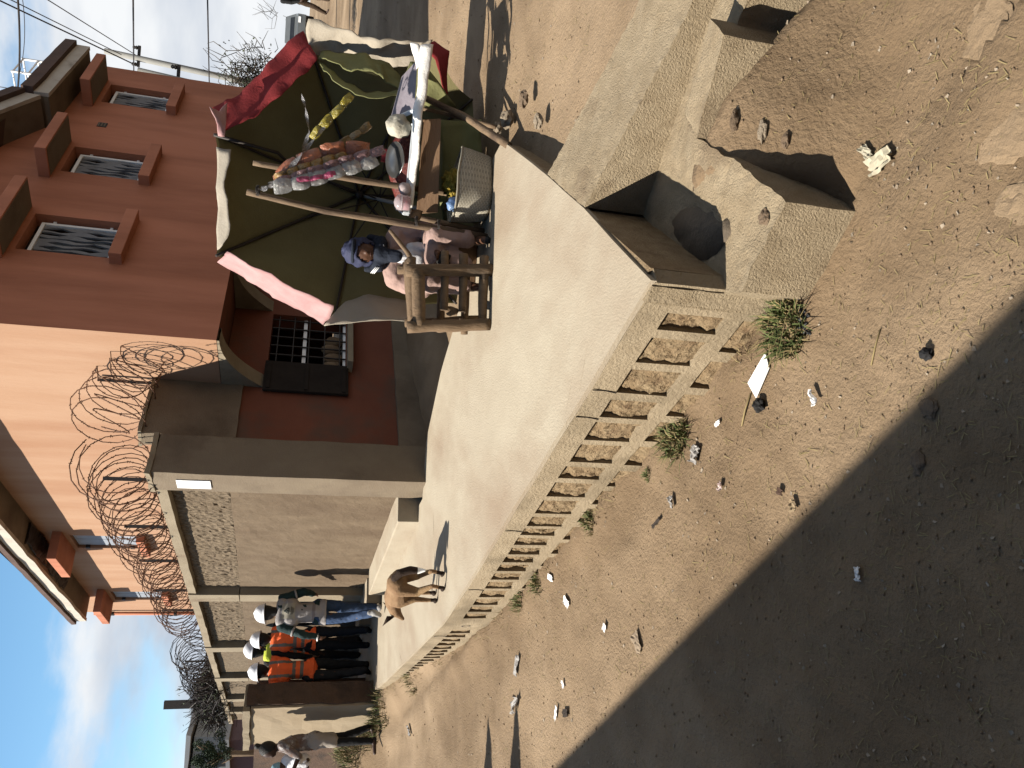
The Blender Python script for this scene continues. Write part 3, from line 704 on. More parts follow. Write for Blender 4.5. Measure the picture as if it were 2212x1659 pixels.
# ------------------------------------------------------------------ plot wall at the far left
cz = -1.45
C20 = hz(842, 1514, cz+EYE); dW = Vector((-math.sin(R_(50)), math.cos(R_(50)), 0)); 
zt2 = hp(532, 1512, C20, dR).z-EYE
C30 = hp(650, 1597, C20, dR); lw = (C30-C20).dot(dW)
pw = empty('plot_wall', (C20.x, C20.y, 0)); tag(pw, 'pale plastered plot wall with a dark broken end at the alley mouth', 'wall')
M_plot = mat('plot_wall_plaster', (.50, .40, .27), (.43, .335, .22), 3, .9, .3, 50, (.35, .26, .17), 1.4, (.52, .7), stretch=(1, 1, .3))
M_plotD = mat('plot_wall_shade', (.17, .105, .07), (.12, .075, .05), 5, .95, .7, 40, (.08, .055, .04), 3, (.5, .65))  # for the unlit faces; their shade is put into this darker colour
b = MB(); q = [C20, C20+dR*.30, C20+dR*.30+dW*(lw), C20+dW*lw]
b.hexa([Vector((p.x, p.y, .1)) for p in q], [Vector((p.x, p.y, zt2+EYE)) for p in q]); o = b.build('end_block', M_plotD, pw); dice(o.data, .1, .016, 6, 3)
b = MB(); slab(b, C20, dW, -dR, .03, lw+.02, -1.8, zt2-.06, -.02, .03); o = b.build('plaster_face', M_plot, pw); dice(o.data, .2, .01, 5, 3)
b = MB(); slab(b, C20, dW, -dR, .03, lw+.1, zt2-.055, zt2+.03, -.30, .07); o = b.build('coping', M_cemL, pw); dice(o.data, .1, .02, 5, 4)
b = MB(); e_ = C20+dR*.28
q = [e_-dF.cross(Z)*0, e_+nF*-.02, e_+dF*9, e_+dF*9+nF*.25]
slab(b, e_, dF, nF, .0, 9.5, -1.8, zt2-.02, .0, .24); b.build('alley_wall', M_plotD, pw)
b = MB(); e2 = C20+dW*lw
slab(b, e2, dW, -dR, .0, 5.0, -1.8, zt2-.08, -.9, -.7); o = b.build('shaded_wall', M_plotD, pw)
# ------------------------------------------------------------------ big umbrella lying tilted as a wind screen
def wave(p, fr, amp): return mn.noise_vector(p*fr)*amp
def cloth_mat(name, c1, c2, trans=.0, sc=9., rough=.85):
    m = mat(name, c1, c2, sc, rough, .25, 60)
    if trans:
        t = m.node_tree; b = t.nodes['Principled BSDF']; tr = N(t, 'ShaderNodeBsdfTranslucent'); tr.inputs['Color'].default_value = (*[v*ALB for v in c1], 1)
        mx = N(t, 'ShaderNodeMixShader'); mx.inputs[0].default_value = trans; out = t.nodes['Material Output']
        t.links.new(b.outputs[0], mx.inputs[1]); t.links.new(tr.outputs[0], mx.inputs[2]); t.links.new(mx.outputs[0], out.inputs['Surface'])
    return m
M_olive = cloth_mat('olive_canvas', (.31, .275, .125), (.26, .225, .10), .12, 4)
M_red = cloth_mat('red_canvas', (.42, .045, .045), (.36, .035, .04), .1, 5)
M_pink = cloth_mat('faded_pink_canvas', (.74, .46, .44), (.68, .36, .35), .1, 7)
M_cream = cloth_mat('cream_canvas', (.66, .58, .46), (.58, .50, .39), .12, 6)
M_green = cloth_mat('pale_green_cloth', (.40, .40, .18), (.34, .34, .14), .2, 6)
M_rod = mat('dark_rod', (.06, .045, .035), (.04, .03, .025), 9, .6)
um = empty('umbrella', hy(1000, 420, 6.7)); tag(um, 'large tilted umbrella with olive lining and red, pink and cream edges', 'umbrella')
HUB = hy(776, 421, 6.98)
RIM = [hy(*v) for v in ((466, 291, 6.32), (468, 552, 6.36), (722, 692, 6.30), (985, 655, 6.5), (1052, 430, 6.62), (1020, 215, 6.55), (934, 92, 6.36), (664, 78, 6.38))]
NR = len(RIM)
def panel(a, c, off, nu=8, nv=9, sag=.05):
    vv = []
    for j in range(nv+1):
        v = j/nv
        for i in range(nu+1):
            u = i/nu
            ra = HUB.lerp(a, v); rc = HUB.lerp(c, v)
            p = ra.lerp(rc, u)
            bow = math.sin(math.pi*v)*.10                       # ribs bend
            ax = (HUB-O).normalized()
            p += ax*bow+ax*(math.sin(math.pi*u)*-sag*v)
            p += (HUB-p).normalized()*(math.sin(math.pi*u)*.05*v*v)
            p += wave(p, 3., .02*v)+ax*off
            vv.append(p)
    return vv, [(j*(nu+1)+i, j*(nu+1)+i+1, (j+1)*(nu+1)+i+1, (j+1)*(nu+1)+i) for j in range(nv) for i in range(nu)]
outer = [M_cream, M_pink, M_cream, M_red, M_cream, M_red, M_cream, M_red]
for i in range(NR):
    a, c = RIM[i], RIM[(i+1) % NR]
    vv, ff = panel(a, c, 0.); raw('lining_panel', vv, ff, M_olive, um, True)
    vv, ff = panel(a, c, .012); raw('cover_panel', vv, ff, outer[i], um, True)
    b = MB(); ax = (HUB-O).normalized(); pts = [HUB.lerp(a, v)+ax*(math.sin(math.pi*v)*.10-.025) for v in [k/10 for k in range(11)]]
    b.tube(pts, .011, 6); b.build('rib', M_rod, um, True)
b = MB(); ax = (HUB-O).normalized()
b.lathe(HUB-ax*.05, [(.02, -.06), (.035, -.05), (.035, .03), (.02, .05)], 12, ax); b.build('hub', M_rod, um, True)
stem_e = hy(925, 455, 6.55)
b = MB(); b.tube([HUB-ax*.02, HUB.lerp(stem_e, .5), stem_e], .016, 8); b.build('stem', mat('pale_tube', (.5, .48, .45), None, 6, .5), um, True)
for i in range(NR):
    b = MB(); s_ = HUB.lerp(stem_e, .3); b.tube([s_, HUB.lerp(RIM[i], .42)+ax*.07], .006, 5); b.build('strut', M_rod, um, True)
def band(name, outer_px, inner_px, m, nu=26, nv=6, ruf=.012, seed=0, thick=.006):
    """cloth strip between two pixel-depth polylines"""
    def pl(pp, t):
        k = t*(len(pp)-1); i = min(int(k), len(pp)-2); return hy(*pp[i]).lerp(hy(*pp[i+1]), k-i)
    vv = []
    for j in range(nv+1):
        for i in range(nu+1):
            p = pl(outer_px, i/nu).lerp(pl(inner_px, i/nu), j/nv)
            p += mn.noise_vector(p*7+Vector((seed, 0, 0)))*ruf+mn.noise_vector(p*17+Vector((seed, 0, 0)))*ruf*.5
            vv.append(p)
    ff = [(j*(nu+1)+i, j*(nu+1)+i+1, (j+1)*(nu+1)+i+1, (j+1)*(nu+1)+i) for j in range(nv) for i in range(nu)]
    o = raw(name, vv, ff, m, um, True)
    md = o.modifiers.new('t', 'SOLIDIFY'); md.thickness = thick; return o
o = band('valance', [(456, 234, 6.30), (505, 212, 6.30), (560, 165, 6.30), (610, 105, 6.30), (655, 66, 6.30)], [(478, 290, 6.20), (530, 262, 6.19), (600, 215, 6.18), (655, 160, 6.18), (685, 128, 6.18)], M_red, ruf=.02, seed=1); o['label'] = 'dark red valance on the upper right side'
o = band('valance', [(452, 230, 6.10), (472, 240, 6.16), (490, 224, 6.22)], [(474, 292, 6.20), (480, 293, 6.18), (486, 292, 6.18)], M_pink, 8, 5, .014, 3); o['label'] = 'faded pink corner tip'
o = band('valance', [(468, 566, 6.50), (560, 622, 6.52), (640, 668, 6.50), (697, 702, 6.48)], [(490, 545, 6.22), (550, 575, 6.10), (640, 628, 6.08), (722, 664, 6.12)], M_pink, ruf=.018, seed=5); o['label'] = 'faded pink valance in full sun'
o = band('valance', [(700, 704, 6.2), (760, 695, 6.15), (830, 691, 6.12), (900, 692, 6.14)], [(728, 668, 6.26), (748, 650, 6.3), (790, 635, 6.32), (900, 652, 6.36)], M_cream, 16, 6, .010, 7); o['label'] = 'cream valance beside the log chair'
o = band('valance', [(664, 42, 6.12), (740, 58, 6.10), (820, 82, 6.08), (905, 92, 6.1), (936, 84, 6.1)], [(672, 118, 6.32), (740, 122, 6.32), (820, 142, 6.30), (880, 140, 6.26), (915, 128, 6.22)], M_cream, 34, 8, .035, 9); o['label'] = 'crumpled cream valance on the right side'
o = band('valance', [(472, 540, 6.32), (470, 480, 6.30), (470, 400, 6.30), (468, 320, 6.30)], [(482, 532, 6.27), (500, 490, 6.22), (486, 400, 6.24), (500, 325, 6.24)], M_cream, 20, 5, .012, 12); o['label'] = 'narrow cream hem along the top edge'
o = band('valance', [(938, 90, 6.34), (972, 112, 6.32), (965, 150, 6.3), (968, 212, 6.3)], [(915, 100, 6.3), (940, 130, 6.28), (950, 160, 6.27), (962, 205, 6.28)], M_red, 12, 4, .010, 14); o['label'] = 'red valance tip below the table corner'
o = band('torn_flap', [(692, 112, 6.28), (770, 116, 6.2), (840, 136, 6.16), (882, 188, 6.12)], [(690, 126, 6.2), (760, 148, 6.08), (815, 160, 6.06), (872, 198, 6.08)], M_green, 24, 8, .035, 16); o['label'] = 'pale green torn lining flap hanging loose'
o = band('torn_flap', [(690, 136, 6.26), (738, 172, 6.18), (790, 200, 6.12), (868, 196, 6.1)], [(697, 150, 6.2), (735, 190, 6.08), (800, 212, 6.04), (872, 204, 6.06)], M_green, 22, 5, .03, 21); o['label'] = 'narrow pale green hem loop inside the umbrella'
o = band('torn_flap', [(860, 190, 6.1), (890, 130, 6.05), (930, 150, 6.0), (985, 232, 6.1)], [(845, 235, 6.12), (880, 200, 6.1), (920, 225, 6.1), (955, 232, 6.15)], M_green, 16, 6, .02, 18); o['label'] = 'pale green torn lining flap under the tray'
b = MB(); b.tube([hy(462, 291, 6.26), hy(600, 330, 6.45), HUB.lerp(RIM[0], .5)], .013, 6); b.build('rib', M_rod, um, True)

# ------------------------------------------------------------------ street stall: poles, plank, tray
M_wood = mat('weathered_wood', (.30, .205, .125), (.21, .14, .085), 12, .85, .5, 60, (.13, .085, .055), 5, (.55, .68), stretch=(1, 1, .25))
M_woodG = mat('grey_log', (.31, .205, .12), (.215, .14, .08), 14, .85, .6, 60, (.12, .085, .055), 6, (.56, .66), stretch=(1, 1, .3))
M_plank = mat('plank', (.33, .20, .115), (.27, .155, .085), 5, .8, .25, 50, (.16, .09, .05), 7, (.62, .7), stretch=(.4, .4, 2))
M_sack = mat('white_sacking', (.80, .77, .72), (.72, .69, .64), 14, .8, .4, 90, (.25, .24, .24), 11, (.68, .75))
def log(name, pts, rad, m, parent, knots=.12, n=9):
    b = MB(); P_ = [Vector(p) for p in pts]; out = []; rr = []
    segs = 7
    for i in range(len(P_)-1):
        for k in range(segs):
            u = k/segs; out.append(P_[i].lerp(P_[i+1], u)); rr.append(lerp(rad[i], rad[i+1], u))
    out.append(P_[-1]); rr.append(rad[-1])
    sd_ = Vector((random.random()*9, random.random()*9, 0))
    out = [p+mn.noise_vector(p*4+sd_)*rad[0]*.22 for p in out]; rr = [q*(1+knots*mn.noise(p*11+sd_)) for p, q in zip(out, rr)]
    b.tube(out, rr, n); return b.build(name, m, parent, True)
st = empty('market_stall', hz(1052, 420, WT)); tag(st, 'rickety vendor table of poles and planks with a white tray under the umbrella', 'stall')
log('pole', [hy(533, 415, 5.78), hy(700, 455, 5.78), hz(1052, 512, WT)], [.022, .024, .026], M_wood, st)
log('pole', [hy(546, 352, 5.98), hy(690, 376, 6.0), hy(1010, 425, 6.0), hz(1046, 430, WT)], [.020, .022, .024, .024], M_wood, st)
log('leg', [hy(905, 470, 5.86), hz(1046, 500, WT)], [.020, .022], M_wood, st)
log('leg', [hy(920, 212, 5.98), hy(1000, 250, 5.85), hz(1100, 315, WT-.02)], [.022, .026, .028], M_wood, st)
log('brace', [hy(915, 235, 6.02), hy(960, 245, 5.98), hz(1072, 275, WT)], [.015, .016, .017], M_wood, st)
log('brace', [hy(1000, 320, 6.15), hy(985, 390, 6.1), hy(960, 455, 6.0)], [.012, .013, .013], M_wood, st)
# plank under the front of the tray
def quad_slab(c4, th, nrm):
    b = MB(); b.hexa([p+nrm*th for p in c4], list(c4)); return b
back_ = Vector((.05, 1, 0)).normalized()
c4 = [hy(900, 462, 5.90), hy(946, 458, 5.88), hy(953, 256, 5.70), hy(914, 258, 5.71)]
o = quad_slab(c4, .022, back_).build('plank', M_plank, st, bevel=.003)
o['label'] = 'knotty brown plank across the front'
zt_ = hy(880, 440, 5.8).z
fl, frr = hy(884, 462, 5.90), hy(884, 270, 5.72)
tr = empty('tray', (fl+frr)/2); tr.parent = st; tr.matrix_parent_inverse = Matrix.Translation(st.location).inverted(); tr['label'] = 'pale tin tray with sacking over its front edge'
M_tin = mat('pale_tin', (.62, .65, .67), (.54, .57, .6), 6, .45, .1, 40, metal=.1)
zt0 = min(fl.z, frr.z)
T = [Vector((fl.x, fl.y, zt0)), Vector((frr.x, frr.y, zt0)), Vector((frr.x+.14, frr.y+.46, zt0)), Vector((fl.x+.10, fl.y+.36, zt0))]
b = MB(); b.hexa([p-Z*.012 for p in T], T); b.build('tray_floor', M_tin, tr)
for i in range(4):
    p, q = T[i], T[(i+1) % 4]; d_ = (q-p).normalized(); n_ = Vector((d_.y, -d_.x, 0)); b = MB()
    b.hexa([p-n_*.0+Z*.001, q+Z*.001, q+n_*.014+Z*.001, p+n_*.014+Z*.001][::1], [p+Z*.045, q+Z*.045, q+n_*.014+Z*.045, p+n_*.014+Z*.045]); b.build('tray_side', M_tin, tr, bevel=.003)
# tilted lid leaning at the right end
lidc = [hy(866, 270, 5.95), hy(898, 225, 5.9), hy(900, 150, 5.95), hy(862, 235, 6.1)]
c4 = [hy(843, 258, 5.95), hy(896, 232, 5.75), hy(902, 128, 5.78), hy(868, 165, 6.0)]
o = quad_slab(c4, .012, back_).build('tray_lid', mat('grey_lilac_board', (.42, .38, .42), (.34, .30, .34), 5, .7, .2, 40, (.24, .2, .24), 3, (.52, .66)), st, bevel=.003)
b = MB(); b.hexa([hy(843, 258, 5.93), hy(898, 234, 5.73), hy(902, 240, 5.73), hy(846, 266, 5.93)], [hy(841, 257, 5.96), hy(895, 232, 5.76), hy(898, 238, 5.76), hy(843, 265, 5.96)]); b.build('lid_rim', M_tin, st)
def strip_mesh(name, top, bot, m, parent, nu=40, nv=5, ruf=.008, seed=0):
    def pl(pp, t):
        k = t*(len(pp)-1); i = min(int(k), len(pp)-2); return hy(*pp[i]).lerp(hy(*pp[i+1]), k-i)
    vv = []
    for j in range(nv+1):
        for i in range(nu+1):
            p = pl(top, i/nu).lerp(pl(bot, i/nu), j/nv); p += mn.noise_vector(p*9+Vector((seed, 0, 0)))*ruf+mn.noise_vector(p*24)*ruf*.4
            p -= Vector((0, 1, 0))*(math.sin(math.pi*j/nv)*.012); vv.append(p)
    ff = [(j*(nu+1)+i, j*(nu+1)+i+1, (j+1)*(nu+1)+i+1, (j+1)*(nu+1)+i) for j in range(nv) for i in range(nu)]
    o = raw(name, vv, ff, m, parent, True); md = o.modifiers.new('t', 'SOLIDIFY'); md.thickness = .005; return o
strip_mesh('sacking_edge', [(880, 452, 5.87), (884, 400, 5.82), (892, 300, 5.70), (893, 240, 5.67), (905, 180, 5.66), (908, 100, 5.66)], [(892, 448, 5.85), (897, 400, 5.80), (908, 300, 5.67), (912, 250, 5.64), (924, 180, 5.63), (937, 98, 5.63)], M_sack, st, 44, 5, .01, 2)
strip_mesh('sacking_tail', [(885, 92, 5.72), (895, 125, 5.70), (900, 150, 5.70)], [(905, 94, 5.67), (908, 120, 5.67), (905, 142, 5.67)], M_sack, st, 10, 4, .008, 5)
strip_mesh('bark_end', [(880, 470, 5.80), (890, 455, 5.82)], [(905, 478, 5.80), (915, 455, 5.82)], M_woodG, st, 6, 4, .012, 6)
for k, (X, Y, yy) in enumerate(((902, 478, 5.70), (950, 485, 5.72), (560, 412, 5.70))):
    b = MB(); c = hy(X, Y, yy); pts = [c+Vector((math.cos(a)*.034, math.sin(a)*.03, .006*math.sin(a*3))) for a in [i*2*math.pi/10 for i in range(31)]]
    b.tube([p+Z*(i*.0006) for i, p in enumerate(pts)], .003, 4); b.build('binding', M_iron, st, True)

# ------------------------------------------------------------------ goods on and round the stall
M_bean = mat('dark_red_beans', (.12, .022, .024), (.26, .06, .045), 60, .45, .4, 120, (.42, .16, .10), 40, (.58, .66))
b = MB(); c = Vector(((T[2].x+T[3].x)/2, (T[2].y+T[3].y)/2-.08, zt0)); nx, ny = 34, 8
vv = []
for j in range(ny+1):
    for i in range(nx+1):
        u, v = i/nx, j/ny; p = T[3].lerp(T[2], .04+.92*u).lerp(T[0].lerp(T[1], .04+.92*u), .05+.55*v)
        h = math.sin(math.pi*u)**.4*math.sin(math.pi*v)**.5; p = Vector((p.x, p.y, zt0+.005+h*(.12+.07*u)+mn.noise(p*45)*.01*h)); vv.append(p)
b.add(vv, [(j*(nx+1)+i, j*(nx+1)+i+1, (j+1)*(nx+1)+i+1, (j+1)*(nx+1)+i) for j in range(ny) for i in range(nx)])
o = b.build('bean_heap', M_bean, None, False); tag(o, 'heap of dark red beans spread on the back of the stall tray', 'beans', kind='stuff')
M_bag = mat('white_cloth_bag', (.72, .68, .56), (.62, .57, .45), 10, .8, .4, 60)
b = MB(); b.blob(hy(862, 272, 5.83), .085, 3, (.95, .8, 1.05), .35, 2.2, 4); o = b.build('cloth_bag', M_bag, None, True); tag(o, 'crumpled cream cloth bag on the stall tray', 'bag')
M_steel = mat('steel_dish', (.55, .54, .52), (.45, .44, .42), 8, .28, .05, 30, metal=.9)
c = hy(852, 345, 5.88); b = MB(); ax_ = Vector((-.12, -.40, .9)).normalized(); b.lathe(c-Z*.01, [(.01, -.03), (.08, -.026), (.13, .010), (.126, .014), (.09, -.012), (.005, -.016)], 28, ax_); o = b.build('metal_dish', M_steel, None, True); tag(o, 'shiny steel dish propped on the stall tray', 'dish')
# jar with clear wall and pink contents
jar = empty('plastic_jar', hy(876, 438, 5.72)); tag(jar, 'clear plastic jar of pink sweets at the left end of the tray', 'jar')
M_jar = bpy.data.materials.new('clear_plastic'); M_jar.use_nodes = True; jb = M_jar.node_tree.nodes['Principled BSDF']
jb.inputs['Base Color'].default_value = (.5, .42, .43, 1); jb.inputs['Roughness'].default_value = .18; jb.inputs['Alpha'].default_value = .45
M_pinks = mat('pink_sweets', (.62, .13, .18), (.5, .09, .14), 25, .5, .3, 60)
c = hy(878, 440, 5.78); c = Vector((c.x, c.y, zt0+.012))
b = MB(); b.lathe(c, [(.05, 0), (.058, .01), (.060, .075), (.056, .095), (.03, .112), (.005, .118)], 20); b.build('jar_wall', M_jar, jar, True)
b = MB(); b.lathe(c, [(.046, .004), (.054, .012), (.054, .048), (.04, .056), (.004, .058)], 16); b.build('contents', M_pinks, jar, True)
b = MB(); b.lathe(c, [(.0615, .060), (.0625, .064), (.0615, .068), (.059, .064)], 20); b.build('rim', M_jar, jar, True)
c = hy(872, 408, 5.82); c = Vector((c.x, c.y, zt0+.05)); b = MB(); b.blob(c, .05, 2, (1, .9, 1), .3, 3, 8); o = b.build('paper_bag', mat('pale_pink_paper', (.66, .56, .55), (.58, .47, .47), 12, .8, .3, 50), None, True); tag(o, 'small crumpled pale pink paper bag beside the jar', 'bag')
b = MB(); b.box(Vector((c.x+.28, c.y+.22, zt0+.17)), .09, .05, .1); o = b.build('red_box', mat('red_carton', (.30, .03, .04), None, 9, .5), None, bevel=.006); tag(o, 'small dark red box behind the heap of beans', 'box')

# strips of snack sachets
def plastic(name, c, alpha, rough=.25):
    m = mat(name, c, tuple(v*.7 for v in c), 30, rough, .6, 80, spec=.6)
    m.node_tree.nodes['Principled BSDF'].inputs['Alpha'].default_value = alpha; return m
def sachets(name, path, w, m, label, puff=.35, per=None, seed=0, tail=None):
    root = empty(name, hy(*path[0])); tag(root, label, 'snack strip', 'sachet strips hanging on the stall')
    rnd = random.Random(seed); pts = [hy(*p) for p in path]
    seg = []
    tot = sum((pts[i+1]-pts[i]).length for i in range(len(pts)-1)); n = per or max(2, int(tot/.085))
    def pos(t):
        k = t*tot; 
        for i in range(len(pts)-1):
            l = (pts[i+1]-pts[i]).length
            if k <= l or i == len(pts)-2: return pts[i].lerp(pts[i+1], min(1, k/l))
            k -= l
    vdir = Vector((0, 1, 0))
    for s in range(n):
        a, c = pos(s/n), pos((s+1)/n); d = (c-a); sd_ = d.normalized().cross(vdir).normalized(); th = sd_.cross(d.normalized())
        tw = rnd.uniform(-.5, .5); sd2 = sd_*math.cos(tw)+th*math.sin(tw); th2 = th*math.cos(tw)-sd_*math.sin(tw)
        nu, nv = 6, 7; vv = []
        for side in (1, -1):
            for j in range(nv+1):
                v = j/nv
                for i in range(nu+1):
                    u = i/nu*2-1; pf = max(0, math.sin(math.pi*v))**.6*max(0, 1-u*u)**.5
                    ww = w*(.80+.20*max(0, math.sin(math.pi*v))**.5)
                    p = a+d*(v*.98+.01)+sd2*(u*ww)+th2*(side*(pf*w*puff+.0006)); p += mn.noise_vector(p*55)*.010*(.3+pf)+mn.noise_vector(p*18)*.008; vv.append(p)
        m_ = (nu+1)*(nv+1)
        ff = [(j*(nu+1)+i, j*(nu+1)+i+1, (j+1)*(nu+1)+i+1, (j+1)*(nu+1)+i) for j in range(nv) for i in range(nu)]
        ff += [tuple(m_+q for q in reversed(f)) for f in ff]
        raw('sachet', vv, ff, m, root, True)
    return root
sachets('snack_strip', [(592, 392, 5.66), (640, 375, 5.64), (720, 358, 5.62), (806, 345, 5.62)], .042, plastic('orange_sachet', (.62, .20, .07), .95), 'orange sachet strip hanging right of the pole bundle', .3, 5, seed=1)
sachets('snack_strip', [(600, 380, 5.66), (650, 338, 5.64), (735, 318, 5.62), (800, 322, 5.62)], .050, plastic('bright_orange_sachet', (.70, .22, .09), .95), 'bright orange sachet strip, the outermost of the bundle', .5, 4, seed=2)
sachets('snack_strip', [(596, 390, 5.64), (640, 372, 5.61), (700, 352, 5.60), (752, 340, 5.60)], .044, plastic('amber_sachet', (.55, .30, .06), .95), 'amber brown sachet strip in the middle of the bundle', .45, 6, seed=3)
sachets('snack_strip', [(596, 398, 5.60), (660, 378, 5.58), (745, 350, 5.56), (832, 322, 5.56)], .040, plastic('pink_sachet', (.45, .24, .24), .8), 'dusky pink sachet strip, the longest of the bundle', .3, 7, seed=4)
sachets('snack_strip', [(590, 405, 5.58), (650, 395, 5.56), (730, 370, 5.55), (815, 345, 5.55)], .055, plastic('clear_sachet', (.62, .60, .56), .75, .15), 'clear silvery sachet strip with yellow bits at the lower left', .28, 6, seed=5)
sachets('snack_strip', [(640, 388, 5.54), (690, 384, 5.53), (725, 372, 5.53)], .020, plastic('magenta_sachet', (.62, .05, .18), .9), 'short magenta sachet strip at the edge of the bundle', .4, 3, seed=6)
sachets('snack_strip', [(672, 300, 5.7), (700, 268, 5.68), (730, 238, 5.67), (760, 205, 5.66)], .030, plastic('yellow_sachet', (.62, .50, .05), .95), 'bright yellow sachet strip swinging out to the right', .5, 4, seed=7)
sachets('snack_strip', [(735, 310, 5.68), (775, 288, 5.66), (800, 268, 5.65)], .026, plastic('golden_sachet', (.42, .25, .06), .95), 'short golden brown sachet strip swinging out below the yellow one', .4, 3, seed=8)
M_film = plastic('torn_film', (.40, .38, .38), .7)
tf = empty('torn_plastic_wrap', hy(600, 395, 5.6)); tag(tf, 'twisted grey torn plastic film tying the sachet strips to the poles', 'plastic film')
for i, pp in enumerate(([(565, 412, 5.66), (600, 390, 5.62), (640, 350, 5.62), (672, 308, 5.62), (700, 275, 5.62)], [(600, 392, 5.62), (650, 335, 5.60), (668, 285, 5.6), (660, 235, 5.6), (652, 205, 5.6)], [(565, 408, 5.66), (580, 398, 5.64), (620, 388, 5.6)], [(568, 412, 5.66), (590, 400, 5.62), (610, 396, 5.6)])):
    q = [hy(*p) for p in pp]; vv = []; nn_ = 24
    for k in range(nn_+1):
        t = k/nn_*(len(q)-1); j = min(int(t), len(q)-2); p = q[j].lerp(q[j+1], t-j); a = t*3.3+i; w_ = .012+.018*abs(mn.noise(Vector((t*2, i, 0))))
        s_ = Vector((math.cos(a)*.4, math.sin(a), math.cos(a))).normalized(); vv += [p+s_*w_, p+mn.noise_vector(p*30)*.01, p-s_*w_]
    raw('film_ribbon', vv, [(3*k+e, 3*k+e+1, 3*k+e+4, 3*k+e+3) for k in range(nn_) for e in (0, 1)], M_film, tf, True)
# woven basket
def weave(name, c1, c2):
    m = mat(name, c1, c2, 20, .8, .0); t = m.node_tree; b_ = t.nodes['Principled BSDF']
    tc = N(t, 'ShaderNodeTexCoord'); mp_ = N(t, 'ShaderNodeMapping'); mp_.inputs['Rotation'].default_value = (0, 0, 0); mp_.inputs['Scale'].default_value = (1, 1, 1)
    t.links.new(tc.outputs['UV'], mp_.inputs[0]); br = N(t, 'ShaderNodeTexBrick'); br.inputs['Scale'].default_value = 1.0; br.inputs['Mortar Size'].default_value = .12; br.inputs['Brick Width'].default_value = 1.; br.inputs['Row Height'].default_value = .5
    t.links.new(mp_.outputs[0], br.inputs['Vector']); c1 = tuple(v*.6 for v in c1); c2 = tuple(v*.6 for v in c2); br.inputs['Color1'].default_value = (*c1, 1); br.inputs['Color2'].default_value = (*c2, 1); br.inputs['Mortar'].default_value = tuple(v*.62 for v in c2)+(1,)
    t.links.new(br.outputs['Color'], b_.inputs['Base Color']); bm_ = N(t, 'ShaderNodeBump'); bm_.inputs['Strength'].default_value = .8; bm_.inputs['Distance'].default_value = .01
    inv = N(t, 'ShaderNodeMath', operation='SUBTRACT'); inv.inputs[0].default_value = 1; t.links.new(br.outputs['Fac'], inv.inputs[1]); t.links.new(inv.outputs[0], bm_.inputs['Height']); t.links.new(bm_.outputs[0], b_.inputs['Normal'])
    return m
bl, brr = hz(1064, 468, WT), hz(1066, 330, WT)
cb_ = (bl+brr)/2+Vector((.0, .16, 0)); Wd = (bl-brr).length/2
M_bask = weave('pale_straw_weave', (.62, .57, .46), (.52, .47, .37))
root = empty('basket', (cb_.x, cb_.y, WT)); tag(root, 'pale woven straw basket on the walkway under the stall', 'basket')
nu, nv = 40, 10; vv = []; uvs = []
dl = (brr-bl).normalized(); dp = Vector((-dl.y, dl.x, 0)); hB = hy(985, 440, 5.7).z-WT
for j in range(nv+1):
    for i in range(nu+1):
        a = 2*math.pi*i/nu; v = j/nv; k = 1+.06*v-.1*(1-v)**3
        e = .6; ca, sa_ = math.cos(a), math.sin(a); cx_ = math.copysign(abs(ca)**e, ca); sx_ = math.copysign(abs(sa_)**e, sa_)
        p = cb_+dl*(cx_*Wd*k)+dp*(sx_*.17*k); p = Vector((p.x, p.y, WT+.004+hB*v*(1.0-.18*max(0, cx_)))); p += mn.noise_vector(p*8)*.008; vv.append(p); uvs.append((i*.9, v*11))
ff = [(j*(nu+1)+i, j*(nu+1)+i+1, (j+1)*(nu+1)+i+1, (j+1)*(nu+1)+i) for j in range(nv) for i in range(nu)]
o = raw('basket_wall', vv, ff, M_bask, root, True)
uvl = o.data.uv_layers.new(name='UVMap')
for lp in o.data.loops: uvl.data[lp.index].uv = uvs[lp.vertex_index]
md = o.modifiers.new('t', 'SOLIDIFY'); md.thickness = .01
b = MB(); b.tube([vv[nv*(nu+1)+i]+Z*.004 for i in range(nu+1)], .008, 6, False); b.build('basket_rim', M_bask, root, True)
b = MB(); b.add([vv[i]+Z*.003 for i in range(nu)], [tuple(range(nu))]); b.build('basket_floor', M_bask, root)
c = hy(985, 388, 5.78)
M_mesh = mat('yellow_net', (.58, .43, .06), (.42, .29, .03), 60, .6, 1., 90)
b = MB(); b.blob(Vector((c.x, c.y+.12, c.z)), .10, 4, (1.0, .75, .75), .5, 4, 2); 
for v in b.v: v += mn.noise_vector(v*40)*.012
for i in range(90):
    q = random.choice(b.v[:2000]).copy(); dd = Vector((random.uniform(-1, 1), random.uniform(-1, .3), random.uniform(-.6, 1)))*.03; b.tube([q, q+dd*.6, q+dd+Z*-.008], .0013, 3, False)
o = b.build('net_bag', M_mesh, None, True); tag(o, 'shaggy yellow net bag lying on the basket', 'net')
M_bluep = mat('blue_packet', (.02, .16, .55), (.35, .5, .72), 9, .3, .5, 40, spec=.5)
b = MB(); c = hy(986, 440, 5.68); c = Vector((c.x, c.y+.05, c.z)); b.blob(c, .062, 3, (.9, .35, .95), .35, 2.5, 6); o = b.build('blue_packet', M_bluep, None, True); tag(o, 'shiny blue and white packet sticking out of the basket', 'packet')
b = MB(); c = hy(1000, 420, 5.75); b.blob(Vector((c.x, c.y+.1, c.z)), .04, 3, (1, .6, .8), .4, 3, 9); o = b.build('cloth_scrap', mat('navy_scrap', (.02, .03, .09), None, 9, .8, .3), None, True); tag(o, 'dark navy cloth scrap between the net bag and the packet', 'cloth')
